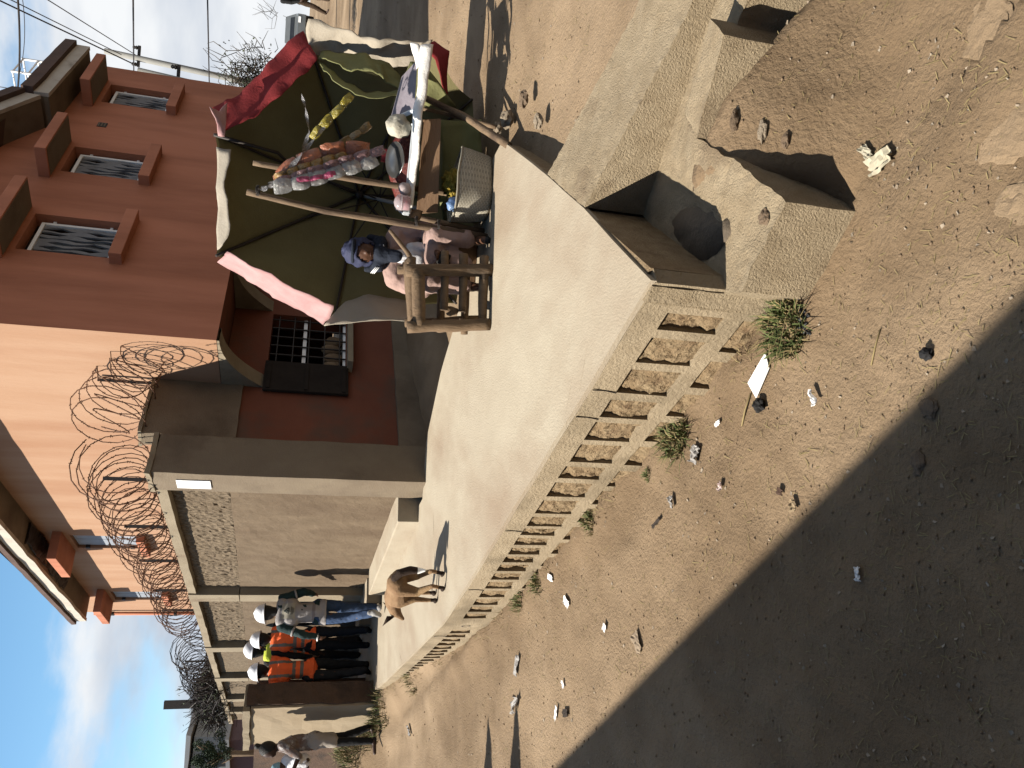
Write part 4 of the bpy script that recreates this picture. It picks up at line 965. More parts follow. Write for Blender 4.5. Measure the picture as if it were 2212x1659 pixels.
# pale green sheet behind the basket
b = MB(); vv = []; nu, nv = 16, 12
for j in range(nv+1):
    for i in range(nu+1):
        p = hy(lerp(955, 1045, j/nv), lerp(475, 262, i/nu), 6.25-.15*j/nv); p += mn.noise_vector(p*6)*.05; vv.append(p)
o = raw('green_sheet', vv, [(j*(nu+1)+i, j*(nu+1)+i+1, (j+1)*(nu+1)+i+1, (j+1)*(nu+1)+i) for j in range(nv) for i in range(nu)], M_green, None, True); md = o.modifiers.new('t', 'SOLIDIFY'); md.thickness = .004
tag(o, 'pale green sheet hung behind the basket and stall legs', 'sheet')

# ------------------------------------------------------------------ chair of rough logs
ch = empty('log_chair', hz(1062, 640, WT)); tag(ch, 'small rough chair knocked together from split logs on the walkway', 'chair')
fR, fL = hz(1063, 584, WT), hz(1059, 700, WT)
hR, hL = hy(876, 585, fR.y), hy(880, 706, fL.y)
bk = Vector((.05, .36, 0))
log('post', [fR, fR.lerp(hR, .5), hR], [.046, .044, .043], M_woodG, ch, .1, 10)
log('post', [fL, fL.lerp(hL, .5), hL], [.044, .044, .042], M_woodG, ch, .1, 10)
log('post', [fR+bk, hR+bk*.9+Z*.02], [.034, .034], M_woodG, ch)
log('post', [fL+bk, hL+bk*.9-Z*.02], [.034, .032], M_woodG, ch)
def onpost(k, off=0.): return (fR.lerp(hR, k)+Vector((0, off, 0)), fL.lerp(hL, k)+Vector((0, off, 0)))
a, c = onpost(.86); log('rail', [a, c], [.045, .047], M_woodG, ch, .1, 10)
a, c = onpost(.55, .05); log('rail', [a+Vector((.14, 0, 0)), a.lerp(c, .72)], [.030, .028], M_woodG, ch)
a, c = onpost(.33, .05); log('rail', [a+Vector((.12, 0, 0)), a.lerp(c, .75)], [.034, .026], M_woodG, ch)
a, c = onpost(.09, .02); log('rail', [a+Vector((.1, 0, 0)), c], [.035, .032], M_woodG, ch)
a, c = onpost(.50, .33); log('rail', [a+Vector((.05, 0, 0)), c-Vector((.03, 0, 0))], [.03, .03], M_woodG, ch)
a, c = onpost(.20, .33); log('rail', [a+Vector((.05, 0, 0)), c-Vector((.05, 0, 0))], [.03, .028], M_woodG, ch)
for k in range(4):                                       # seat slats
    a, c = onpost(.93, .06+k*.085); log('slat', [a+Vector((.10, 0, 0)), c+Vector((.02, 0, -.01*k))], [.032, .030], M_woodG, ch)
for k in (.6, .25):
    a, c = onpost(k); log('side_rung', [a+Vector((0, -.03, 0)), a+bk*1.05], [.024, .024], M_woodG, ch); log('side_rung', [c+Vector((0, -.03, 0)), c+bk*1.15], [.022, .024], M_woodG, ch)
b = MB(); a, c = onpost(.45, .1); b.blob(a.lerp(c, .72), .035, 2, (1, .8, 1.3), .4, 3, 5); b.build('knot', M_woodG, ch, True)
log('stick', [hy(842, 497, 5.62), hy(880, 545, 5.6), hy(895, 572, 5.6)], [.012, .018, .018], M_wood, ch)
# ------------------------------------------------------------------ people and the dog
def capsule(mb, p0, p1, r0, r1, n=10):
    p0, p1 = Vector(p0), Vector(p1); d = p1-p0; l = d.length; ax_ = d.normalized() if l > 1e-6 else Z
    prof = [(max(1e-4, r0*math.cos(a)), r0*math.sin(a)) for a in (R_(-88), R_(-50), R_(-20))]+[(r0, 0), (r1, l)]+[(max(1e-4, r1*math.cos(a)), l+r1*math.sin(a)) for a in (R_(20), R_(50), R_(88))]
    mb.lathe(p0, prof, n, ax_)
WRINKLE = {'trousers': (.016, 11), 'jacket': (.014, 12), 'shirt': (.012, 12), 'vest': (.008, 9), 'leggings': (.008, 10), 'wrap_top': (.018, 10), 'shorts': (.012, 9), 'coat': (.013, 10), 'skirt': (.018, 10), 'wrap': (.016, 14), 'blouse': (.012, 14), 'top': (.015, 9), 'scarf_wrap': (.014, 14)}
def flesh(name, caps, m, parent, vox=.012, smooth_it=4, matfn=None, cut=None):
    """one continuous skin grown round tapered limbs: capsules fused by a voxel remesh"""
    b = MB()
    for c in caps:
        if len(c) == 4: capsule(b, *c)
        else: b.blob(c[0], c[1], 3, c[2], 0, rot=c[3] if len(c) > 3 and not isinstance(c[3], str) else None) if c[-1] != 'x' else b.blob(c[0], c[1], 3, c[2], 0, rot=c[3])
    me = bpy.data.meshes.new(name+'_tmp'); me.from_pydata([tuple(v) for v in b.v], [], b.f); me.update()
    o = bpy.data.objects.new(name+'_tmp', me); COL.objects.link(o)
    md = o.modifiers.new('r', 'REMESH'); md.mode = 'VOXEL'; md.voxel_size = vox; md.use_smooth_shade = True
    if smooth_it: ms = o.modifiers.new('s', 'SMOOTH'); ms.factor = .5; ms.iterations = smooth_it
    dg = bpy.context.evaluated_depsgraph_get(); dg.update()
    me2 = bpy.data.meshes.new_from_object(o.evaluated_get(dg)); me2.name = name
    bpy.data.objects.remove(o); bpy.data.meshes.remove(me)
    me2.materials.clear()
    if cut:
        bm = bmesh.new(); bm.from_mesh(me2); bmesh.ops.bisect_plane(bm, geom=list(bm.verts)+list(bm.edges)+list(bm.faces), plane_co=cut[0], plane_no=cut[1], clear_inner=True); bm.to_mesh(me2); bm.free()
    if name in WRINKLE:
        a_, f_ = WRINKLE[name]
        for v in me2.vertices: c_ = v.co; v.co = c_+mn.noise_vector(Vector((c_.x*f_, c_.y*f_, c_.z*f_*.55)))*a_+mn.noise_vector(c_*f_*2.3)*a_*.35
    ob = link(name, me2, m, parent, True)
    if matfn:
        me2.polygons.foreach_set('material_index', [matfn(f.center) for f in me2.polygons]); me2.update()
    return ob
def fabric(name, c, k=.75, sc=9, r=.85, bump=.5, bs=25): return mat(name, c, tuple(v*k for v in c), sc, r, bump, bs)
M_skin = mat('brown_skin', (.16, .075, .042), (.13, .058, .033), 12, .5, .1, 60)
M_skinD = mat('dark_skin', (.085, .042, .026), (.065, .032, .02), 12, .5, .1, 60)
M_hair = mat('black_hair', (.012, .010, .009), (.02, .016, .014), 40, .6, .5, 90)
M_helm = mat('white_helmet', (.78, .78, .80), (.72, .72, .74), 4, .35, spec=.5)
M_navy = fabric('dark_navy_trousers', (.018, .022, .032)); M_black = fabric('black_cloth', (.012, .012, .013)); M_jean = fabric('blue_jeans', (.05, .10, .22), .6, 14)
M_hiO = fabric('orange_safety_vest', (1.7, .27, .07), .9); M_refl = mat('grey_reflective_tape', (.30, .27, .22), (.25, .22, .18), 20, .5)
M_hiY = fabric('yellow_safety_vest', (1.1, 1.25, .14), .85); M_vestW = fabric('pale_grey_vest', (.52, .48, .46), .9); M_patch = mat('cream_patch', (.62, .57, .45), None, 9, .8)
M_teal = fabric('dark_green_jacket', (.02, .055, .055)); M_shoe = fabric('dark_shoes', (.03, .028, .027)); M_shoeW = fabric('grey_white_trainers', (.52, .51, .50))
M_grey = fabric('charcoal_trousers', (.03, .032, .036))
def rig(pos, face, H, legL=(0, 0), legR=(0, 0), armL=(5, 8, 15), armR=(5, 8, 15), lean=0., headyaw=0., headpitch=0.):
    """joint positions of a standing or walking figure; angles in degrees; face = heading from +Y towards -X"""
    f = Vector((-math.sin(R_(face)), math.cos(R_(face)), 0)); r = Vector((f.y, -f.x, 0)); J = {'f': f, 'r': r, 'H': H}
    base = Vector(pos); up = Z
    def leg(s, a, k):
        hip = base+up*(.52*H)+r*(s*.052*H); d1 = (f*math.sin(R_(a))-up*math.cos(R_(a))); kn = hip+d1*(.245*H)
        d2 = f*math.sin(R_(a-k))-up*math.cos(R_(a-k)); an = kn+d2*(.235*H); toe = an+(f*math.cos(R_(min(0, a-k)*.6))+up*math.sin(R_(min(0, a-k)*.6)))*(.10*H)-up*(.02*H)
        return hip, kn, an, toe
    J['L'] = leg(-1, *legL); J['Rr'] = leg(1, *legR)
    low = min(J['L'][2].z, J['Rr'][2].z, J['L'][3].z+.012, J['Rr'][3].z+.012)-.035*H/1.7; dz = base.z-low
    for k in ('L', 'Rr'): J[k] = [p+up*dz for p in J[k]]
    pel = base+up*(.54*H+dz); J['pel'] = pel; sp = (up*math.cos(R_(lean))+f*math.sin(R_(lean))); J['sp'] = sp
    J['waist'] = pel+sp*(.09*H); J['chest'] = pel+sp*(.20*H); J['neck'] = pel+sp*(.30*H); J['head'] = pel+sp*(.385*H)+f*(.012*H+.03*H*math.sin(R_(headpitch)))
    def arm(s, sw, ab, el):
        sh = pel+sp*(.275*H)+r*(s*.112*H); d = (f*math.sin(R_(sw))-up*math.cos(R_(sw)))*math.cos(R_(ab))+r*(s*math.sin(R_(ab))); e_ = sh+d*(.175*H)
        d2 = (f*math.sin(R_(sw+el))-up*math.cos(R_(sw+el)))*math.cos(R_(ab*.3))+r*(s*math.sin(R_(ab*.3))); w_ = e_+d2*(.145*H); return sh, e_, w_, d2
    J['aL'] = arm(-1, *armL); J['aR'] = arm(1, *armR)
    fy = R_(headyaw); J['hf'] = (f*math.cos(fy)-r*math.sin(fy)*1.); return J
def hand_caps(w, d, side, H, curl=.5):
    d = Vector(d).normalized(); s = side if side.length else Vector((1, 0, 0)); pn = d.cross(s).normalized(); k = H/1.7
    c = [(w, w+d*.06*k, .024*k, .030*k)]
    for i, (o_, l) in enumerate(((-.027, .06), (-.009, .075), (.009, .07), (.026, .055))):
        p0 = w+d*.07*k+s*o_*k; p1 = p0+d*l*.5*k+pn*(.3*curl*l)*k; p2 = p1+(d*(1-curl)+pn*curl).normalized()*l*.5*k
        c += [(p0, p1, .0095*k, .0088*k), (p1, p2, .0088*k, .0075*k)]
    t0 = w+d*.02*k-s*.022*k; t1 = t0+(d*.7-s*.75)*.045*k; c += [(t0, t1, .012*k, .010*k), (t1, t1+(d*.95-s*.2+pn*.3)*.03*k, .010*k, .008*k)]
    return c
def body_caps(J, fat=1., head=True):
    H = J['H']; k = H/1.7*fat; r = J['r']; sp = J['sp']; c = []
    for q in ('L', 'Rr'):
        h, kn, an, toe = J[q]; c += [(h, kn, .080*k, .056*k), (kn, an, .055*k, .036*k), (an-Z*.02*k, toe, .036*k, .028*k)]
    c += [(J['pel']-r*.045*k, J['pel']+r*.045*k, .10*k, .10*k), (J['pel'], J['waist'], .115*k, .11*k), (J['waist'], J['chest'], .11*k, .115*k), (J['chest']-r*.06*k, J['chest']+r*.06*k, .105*k, .105*k),
          (J['neck']-sp*.04*k-r*.11*k, J['neck']-sp*.04*k+r*.11*k, .065*k, .065*k), (J['neck']-sp*.03, J['head']-sp*.04*k, .055*k, .05*k)]
    for q, s in (('aL', -1), ('aR', 1)):
        sh, e_, w_, d2 = J[q]; c += [(sh, e_, .050*k, .040*k), (e_, w_, .039*k, .027*k)]; c += hand_caps(w_, d2, J['f']*(-s if s else 1), H)
    if head:
        hf = J['hf']; hd = J['head']; rotm = Matrix((hf.cross(Z), hf, Z)).transposed(); c.append((hd, .105*H/1.7, (.84, .98, 1.15), rotm, 'x'))
        c.append((hd+hf*.085*H/1.7-Z*.055*H/1.7, hd+hf*.06*H/1.7-Z*.075*H/1.7, .030*H/1.7, .04*H/1.7))
    return c
def torso_caps(J, k, low=.0, arms=True, sleeve=1.):
    r = J['r']; sp = J['sp']; p = J['pel']-sp*low
    c = [(p-r*.05*k, p+r*.05*k, .118*k, .118*k), (J['pel'], J['waist'], .128*k, .122*k), (J['waist'], J['chest'], .122*k, .128*k), (J['chest']-r*.07*k, J['chest']+r*.07*k, .118*k, .118*k), (J['neck']-sp*.05*k-r*.11*k, J['neck']-sp*.05*k+r*.11*k, .080*k, .080*k)]
    if arms:
        for q in ('aL', 'aR'):
            sh, e_, w_, d2 = J[q]; c += [(sh, e_, .064*k, .054*k)]
            if sleeve > .5: c += [(e_, e_.lerp(w_, .95), .053*k, .042*k)]
    return c
def leg_caps(J, k, upto=1.):
    c = [(J['pel']-J['r']*.05*k, J['pel']+J['r']*.05*k, .110*k, .110*k)]
    for q in ('L', 'Rr'):
        h, kn, an, toe = J[q]; c += [(h, kn, .092*k, .070*k), (kn, kn.lerp(an, upto), .068*k, .056*k)]
    return c
def shoe_caps(J, k):
    return {q: [(J[q][2]-Z*.025*k-J['f']*.03*k, J[q][3], .045*k, .036*k), (J[q][2]-Z*.01, J[q][2]+Z*.02, .046*k, .044*k)] for q in ('L', 'Rr')}
def helmet(J, parent, m=M_helm, tilt=6):
    H = J['H']; hd = J['head']; hf = (J['hf']*math.cos(R_(tilt))-Z*math.sin(R_(tilt))); up = (Z*math.cos(R_(tilt))+J['hf']*math.sin(R_(tilt))); rr = hf.cross(up)
    vv = []; nu, nv = 28, 10; k = H/1.7
    for j in range(nv+1):
        a = j/nv*math.pi/2*.98
        for i in range(nu):
            b_ = 2*math.pi*i/nu; p = rr*(math.cos(b_)*.122*math.cos(a))+hf*(math.sin(b_)*.148*math.cos(a))+up*(.135*math.sin(a))
            if abs(math.cos(b_)) < .16 and j > 2: p += up*.007
            vv.append(hd+up*.035*k+p*k)
    for i in range(nu):                                   # brim, longer in front
        b_ = 2*math.pi*i/nu; ex = 1.10+.22*max(0, math.sin(b_))**3; vv.append(hd+up*.025*k+(rr*(math.cos(b_)*.122*ex)+hf*(math.sin(b_)*.148*ex))*k)
    B0 = (nv+1)*nu
    ff = [(j*nu+i, j*nu+(i+1) % nu, (j+1)*nu+(i+1) % nu, (j+1)*nu+i) for j in range(nv) for i in range(nu)]+[(B0+i, B0+(i+1) % nu, (i+1) % nu, i) for i in range(nu)]+[tuple(nv*nu+i for i in range(nu))]
    o = raw('helmet', vv, ff, m, parent, True); md = o.modifiers.new('t', 'SOLIDIFY'); md.thickness = .005; return o
def hair_cap(J, parent, down=.05, m=M_hair, bulk=1.06):
    hd = J['head']; H = J['H']/1.7; hf = J['hf']; rotm = Matrix((hf.cross(Z), hf, Z)).transposed()
    caps = [(hd-hf*.018*H+Z*.012*H, .108*H*bulk, (.86, .95, 1.1), rotm, 'x'), (hd-hf*.05*H-Z*.02*H, hd-hf*.05*H-Z*(.02+down)*H, .075*H, .06*H)]
    return flesh('hair', caps, m, parent, .012, 2)
def person(label, J, skin, parts, vox=.012):
    root = empty('person', J['pel']-Z*(J['pel'].z-min(J['L'][3].z, J['Rr'][3].z))); tag(root, label, 'person')
    flesh('body', body_caps(J), skin, root, vox)
    for fn in parts: fn(root)
    return root
def vest_stripes(J, style):
    o_ = J['pel']; f, r, sp = J['f'], J['r'], J['sp']
    def fn(c):
        d = c-o_; h = d.dot(sp); x = d.dot(r)
        if style == 'H' and (.05 < h < .095 or .16 < h < .205): return 1
        if style == 'H' and h > .2 and .075 < abs(x) < .115: return 1
        if style == 'V' and h > .16 and .06 < abs(x) < .10: return 1
        return 0
    return fn
k_ = 1.
def px_at(X, Y): return hz(X, Y, WT)
# --- worker in the pale vest, nearest
wp = hz(826, 1322, WT)
J = rig(wp, 27, 1.60, (-14, 34), (14, 8), (-8, 20, 35), (-4, 16, 62), 3, 15, 20)
def clothes1(root):
    flesh('trousers', leg_caps(J, .93, .95), M_jean, root, .014)
    flesh('jacket', torso_caps(J, .94, .02), M_teal, root, .012)
    v = flesh('vest', torso_caps(J, 1.02, .09, False), [M_vestW, mat('taupe_band', (.36, .31, .30), None, 9, .7)], root, .012, 4, lambda c: 1 if .015 < (c-J['pel']).dot(J['sp']) < .055 else 0, (J['pel']-J['sp']*.12, J['sp']))
    for q, cc in shoe_caps(J, .95).items(): flesh('shoe', cc, M_shoeW, root, .01, 2)
    hair_cap(J, root, .10)
    helmet(J, root)
    for q in ('aL', 'aR'):                                # light bands on the sleeves
        sh, e_, w_, d2 = J[q]; b = MB(); d = (e_-sh).normalized(); b.lathe(sh.lerp(e_, .62), [(.060, -.012), (.064, -.01), (.064, .01), (.060, .012)], 14, d); b.build('sleeve_band', M_vestW, root, True)
    # printed patch on the back with a triangle sign
    from mathutils.bvhtree import BVHTree
    dg = bpy.context.evaluated_depsgraph_get(); dg.update()
    tree = BVHTree.FromPolygons([vx.co.copy() for vx in v.data.vertices], [tuple(p.vertices) for p in v.data.polygons])
    mw = v.matrix_world
    cen = J['chest']+J['sp']*.03; f, r, sp = J['f'], J['r'], J['sp']
    def on_back(x, h, lift):
        s = cen+r*x+sp*h-f*.6; hit = tree.ray_cast(s, f, 2.)
        p = hit[0] if hit[0] is not None else s+f*.46
        return p-f*lift
    def sheet(name, x0, x1, h0, h1, lift, m, n=8):
        vv = [on_back(lerp(x0, x1, i/n), lerp(h0, h1, j/n), lift) for j in range(n+1) for i in range(n+1)]
        return raw(name, vv, [(j*(n+1)+i, j*(n+1)+i+1, (j+1)*(n+1)+i+1, (j+1)*(n+1)+i) for j in range(n) for i in range(n)], m, root, True)
    sheet('back_patch', -.095, .095, -.075, .085, .008, M_patch)
    Mi = mat('dark_print', (.03, .045, .04), None, 9, .8)
    def line(a, c, w):
        n = 8; vv = []; a, c = Vector(a), Vector(c); d = (c-a).normalized(); s = Vector((-d.y, d.x))
        for i in range(n+1):
            p = a.lerp(c, i/n)
            for e in (-1, 1): q = p+s*(e*w); vv.append(on_back(q.x, q.y, .013))
        return vv, [(2*i, 2*i+1, 2*i+3, 2*i+2) for i in range(n)]
    mb = MB(); tri = [(-.036, .0), (.036, .0), (0, .06)]
    for i in range(3): mb.add(*line(tri[i], tri[(i+1) % 3], .0055))
    mb.add(*line((-.008, .012), (.008, .022), .004)); mb.add(*line((-.05, -.028), (.05, -.028), .0038)); mb.add(*line((-.045, -.045), (.045, -.045), .0028)); mb.add(*line((-.03, -.058), (.03, -.058), .0024))
    o = mb.build('triangle_print', Mi, root, True); o['label'] = 'dark triangle sign with lines of small print'
    b = MB(); w_ = J['aL'][2]; b.tube([w_+Vector((math.cos(a)*.04, math.sin(a)*.04, 0)) for a in [i*.7 for i in range(10)]], .01, 5); b.build('bracelet', M_white, root, True)
person('person in white helmet and pale grey vest with a triangle sign, walking last', J, M_skin, [clothes1]); J1 = J
# --- worker in orange vest behind
J2 = rig(hz(800, 1378, WT)+Vector((0, 0, 0)), 25, 1.66, (10, 5), (-10, 18), (6, 9, 12), (6, 9, 12), 2, 0, 10)
def clothes2(root, J=J2):
    flesh('trousers', leg_caps(J, .95), M_navy, root, .014); flesh('shirt', torso_caps(J, .94, .03), M_black, root, .014)
    flesh('vest', torso_caps(J, 1.03, .09, False), [M_hiO, M_refl], root, .012, 4, vest_stripes(J, 'H'), (J['pel']-J['sp']*.10, J['sp']))
    for q, cc in shoe_caps(J, .95).items(): flesh('shoe', cc, M_shoe, root, .012, 2)
    hair_cap(J, root, .04); helmet(J, root)
person('person in white helmet and orange vest just left of the pale-vested one', J2, M_skin, [clothes2])
# --- worker in yellow
J3 = rig(hz(784, 1415, WT)+Vector((0, .35, 0)), 28, 1.78, (8, 4), (-8, 14), (8, 6, 20), (8, 6, 20), 2, -60, 12)
def clothes3(root, J=J3):
    flesh('trousers', leg_caps(J, .95), M_grey, root, .014); flesh('jacket', torso_caps(J, .96, .06), M_black, root, .014)
    flesh('collar_vest', [(J['neck']-J['sp']*.06-J['r']*.13, J['neck']-J['sp']*.06+J['r']*.13, .088, .088), (J['chest']-J['r']*.05, J['chest']+J['r']*.05, .125, .125)], M_hiY, root, .012)
    for q, cc in shoe_caps(J, .95).items(): flesh('shoe', cc, M_shoe, root, .012, 2)
    hair_cap(J, root, .05); helmet(J, root)
    flesh('face_mask', [(J['head']+J['hf']*.075-Z*.05, J['head']+J['hf']*.06-Z*.06, .05, .055)], M_black, root, .012)
person('person in white helmet, black jacket and bright yellow collar between the two orange vests', J3, M_skinD, [clothes3])
# --- second orange vest
J4 = rig(hz(800, 1452, WT)+Vector((0, .15, 0)), 32, 1.66, (-12, 20), (12, 6), (10, 10, 30), (10, 10, 30), 3, 10, 15)
def clothes4(root, J=J4):
    flesh('trousers', leg_caps(J, .95), M_grey, root, .014); flesh('jacket', torso_caps(J, .95, .04), [M_hiO, M_refl], root, .014, 4, vest_stripes(J, 'H'))
    flesh('vest', torso_caps(J, 1.03, .09, False), [M_hiO, M_refl], root, .012, 4, vest_stripes(J, 'H'), (J['pel']-J['sp']*.09, J['sp']))
    for q, cc in shoe_caps(J, .95).items(): flesh('shoe', cc, M_shoe, root, .012, 2)
    hair_cap(J, root, .04); helmet(J, root)
person('person in white helmet and long-sleeved orange jacket beside the broken wall end', J4, M_skin, [clothes4])

# --- woman carrying a baby, far left
wz = hz(822, 1594, -1.36+EYE); wz = Vector((wz.x, wz.y, gz(wz.x, wz.y)+.004))
J5 = rig(wz, 118, 1.50, (5, 4), (-7, 10), (35, 10, 75), (30, 14, 85), 6, 20, 12)
M_wtop = mat('patchwork_wrap', (.27, .26, .26), (.20, .11, .075), 7, .85, .5, 25, (.52, .50, .49), 9, (.56, .60))
def clothes5(root, J=J5):
    flesh('leggings', leg_caps(J, .84, .92), M_black, root, .012)
    flesh('shorts', [(J['pel']-J['r']*.05, J['pel']+J['r']*.05, .118, .118)]+[(J[q][0], J[q][0].lerp(J[q][1], .55), .098, .085) for q in ('L', 'Rr')], fabric('beige_shorts', (.48, .42, .36), .9), root, .012)
    flesh('wrap_top', torso_caps(J, .92, .04, True, 0), M_wtop, root, .012)
    hair_cap(J, root, .02, bulk=1.1)
    hd = J['head']; flesh('bun', [(hd+Z*.135-J['hf']*.05, .045, (1, 1, 1), None, 'x')] if False else [(hd+Z*.12-J['hf']*.05, hd+Z*.15-J['hf']*.055, .035, .04)], M_hair, root, .01)
    for q, cc in shoe_caps(J, .85).items(): flesh('sandal', [(c[0], c[0].lerp(c[1], .75), c[2]*.85, c[3]*.7) for c in cc[:1]], M_shoe, root, .01, 2)
w5 = person('person with hair in a bun, patchwork top and black leggings, carrying a baby', J5, M_skinD, [clothes5])
bc = J5['chest']+J5['f']*.20-Z*.02
def baby():
    root = empty('baby', bc-Z*.15); tag(root, 'baby in a pale blue hat wrapped in white, held in arms', 'baby')
    hd = bc+Z*.14+J5['f']*.07
    flesh('body', [(bc-Z*.12, bc+Z*.05, .075, .07), (bc+Z*.05, hd, .05, .045), (hd, hd+Z*.015, .068, .065), (bc-Z*.10, bc-Z*.20+J5['f']*.08, .04, .03), (bc-Z*.10, bc-Z*.20-J5['r']*.06, .04, .03)], M_skinD, root, .01)
    flesh('wrap', [(bc-Z*.16, bc+Z*.06, .088, .082), (bc-Z*.08-J5['r']*.08, bc-Z*.08+J5['r']*.08, .07, .07)], fabric('white_baby_wrap', (.66, .66, .68), .75, 12), root, .01)
    flesh('hat', [(hd+Z*.025, hd+Z*.05, .072, .062)], fabric('pale_blue_hat', (.36, .60, .68), .85), root, .01)
baby()

# --- seated vendor
def vendor():
    yv = 6.02
    hd = hy(783, 545, yv); root = empty('person', Vector((hd.x, hd.y, WT))); tag(root, 'seated stall vendor in a navy headscarf and pink coat behind the log chair', 'person')
    f = Vector((-.12, -1, 0)).normalized(); r = Vector((-f.y, f.x, 0))*-1; r = Vector((f.y, -f.x, 0))     # her right
    pel = Vector((hd.x+.02, hd.y+.16, WT+.27)); neck = hd-Z*.17+Vector((0, .03, 0)); chest = pel.lerp(neck, .62); waist = pel.lerp(neck, .3)
    shL, shR = neck-Z*.075-r*.165+Vector((0, .03, 0)), neck-Z*.075+r*.165+Vector((0, .03, 0))
    kL, kR = pel+f*.36-r*.17+Z*.10, pel+f*.36+r*.17+Z*.10
    aL_, aR_ = kL+f*.02-Z*.33, kR+f*.02-Z*.33
    aL_.z = aR_.z = WT+.06
    eL, eR = shL-Z*.22-r*.06+f*.06, shR-Z*.22+r*.06+f*.06
    wL, wR = chest+f*.30-r*.06-Z*.17, chest+f*.30+r*.06-Z*.17
    rotm = Matrix((f.cross(Z), f, Z)).transposed()
    caps = [(pel-r*.06, pel+r*.06, .11, .11), (pel, waist, .115, .11), (waist, chest, .11, .115), (chest-r*.06, chest+r*.06, .10, .10), (neck-Z*.05-r*.10, neck-Z*.05+r*.10, .06, .06), (neck-Z*.03, hd-Z*.03, .05, .05),
            (hd+f*.012, .102, (.86, .98, 1.14), rotm, 'x'), (hd+f*.082+Z*.0, hd+f*.108-Z*.022, .012, .017), (hd+f*.07-Z*.068, hd+f*.05-Z*.09, .026, .034),
            (hd+f*.078-r*.034-Z*.02, hd+f*.07-r*.045-Z*.03, .024, .02), (hd+f*.078+r*.034-Z*.02, hd+f*.07+r*.045-Z*.03, .024, .02), (hd+f*.084-r*.04+Z*.026, hd+f*.084+r*.04+Z*.026, .013, .013),
            (hd+f*.094-r*.016-Z*.05, hd+f*.094+r*.016-Z*.05, .010, .010),
            (shL, eL, .05, .042), (eL, wL, .04, .028), (shR, eR, .05, .042), (eR, wR, .04, .028),
            (pel-r*.08, kL, .085, .06), (kL, aL_, .055, .038), (pel+r*.08, kR, .085, .06), (kR, aR_, .055, .038), (aL_, aL_+f*.14-Z*.02, .035, .028), (aR_, aR_+f*.14-Z*.02, .035, .028)]
    caps += hand_caps(wL, (f-Z*.3+r*.4).normalized(), -r, 1.6, .6)+hand_caps(wR, (f-Z*.3-r*.4).normalized(), r, 1.6, .6)
    flesh('body', caps, M_skin, root, .0075, 4)
    for s in (-1, 1):
        b = MB(); b.blob(hd+f*.086+r*(s*.034)+Z*.008, .012, 2, (1.3, .6, .75), rot=rotm); b.build('eye', mat('eye', (.02, .015, .012), None, 5, .2, spec=.5), root, True)
    b = MB(); b.tube([hd+f*.1+r*x-Z*(.052+abs(x)*.12) for x in (-.026, -.012, 0, .012, .026)], [.002, .0035, .004, .0035, .002], 5); b.build('lips', mat('lips', (.10, .035, .03), None, 9, .5), root, True)
    M_scarf = fabric('navy_headscarf', (.06, .07, .15), .7, 7, .75, .6, 18); M_scarf2 = fabric('dark_navy_scarf', (.02, .028, .05), .7, 7)
    # headscarf: close shell, open over the face, with a rolled front edge
    vv = []; nu, nv = 44, 26; fa = (f-Z*.30).normalized()
    for j in range(nv+1):
        th = j/nv*math.pi
        for i in range(nu):
            ph = 2*math.pi*i/nu; p = hd+f*-.004+Z*.010+r*(math.sin(th)*math.sin(ph)*.108)+f*(math.sin(th)*math.cos(ph)*.122)+Z*(math.cos(th)*.138)
            p += (p-hd).normalized()*(.006*math.sin(th*11+ph*3)+.007*mn.noise(p*22)); vv.append(p)
    ff = []
    for j in range(nv):
        for i in range(nu):
            q = (j*nu+i, j*nu+(i+1) % nu, (j+1)*nu+(i+1) % nu, (j+1)*nu+i); c_ = (vv[q[0]]+vv[q[2]])/2
            if (c_-hd).normalized().dot(fa) < math.cos(R_(41)): ff.append(q)
    o = raw('headscarf', vv, ff, M_scarf, root, True); md = o.modifiers.new('t', 'SOLIDIFY'); md.thickness = .009
    b = MB(); b.tube([hd+Z*(.062+.012*math.cos(a))+r*(math.sin(a)*.088)+f*(math.cos(a)*.108) for a in [R_(-70+14*k) for k in range(11)]], [.008]+[.014]*9+[.008], 8); b.build('scarf_fold', M_scarf2, root, True)
    flesh('scarf_wrap', [(hd-Z*.125-r*.08+f*.03, hd-Z*.125+r*.08+f*.03, .055, .055), (hd-Z*.12+f*.06, hd-Z*.24+f*.10, .06, .05), (hd-Z*.10+r*.10-f*.02, hd-Z*.05+r*.11-f*.03, .045, .035), (hd-Z*.10-r*.10-f*.02, hd-Z*.05-r*.11-f*.03, .045, .035)], M_scarf2, root, .009)
    b = MB()
    for k in range(3): b.tube([hd-Z*(.10+.012*k)+r*.10+f*.06+Vector((0, -.02, 0)), hd-Z*(.07+.012*k)+r*.145+f*.03], .0035, 5)
    for k in range(2): b.tube([hd-Z*(.125+.014*k)-r*.07+f*.088, hd-Z*(.135+.014*k)-r*.035+f*.10], .003, 5)
    o = b.build('scarf_stripes', M_white, root, True); o['kind'] = 'stuff'
    M_coat = fabric('dusty_pink_coat', (.62, .41, .35), .85, 5, .85, .7, 14)
    coat = [(pel-r*.07, pel+r*.07, .145, .145), (pel, waist, .14, .135), (waist, chest, .135, .135), (chest-r*.07, chest+r*.07, .125, .125), (neck-Z*.07-r*.13, neck-Z*.07+r*.13, .08, .08),
            (shL, eL, .075, .07), (eL, eL.lerp(wL, .85), .068, .055), (shR, eR, .075, .07), (eR, eR.lerp(wR, .85), .068, .055)]
    o = flesh('coat', coat, M_coat, root, .010, 3)
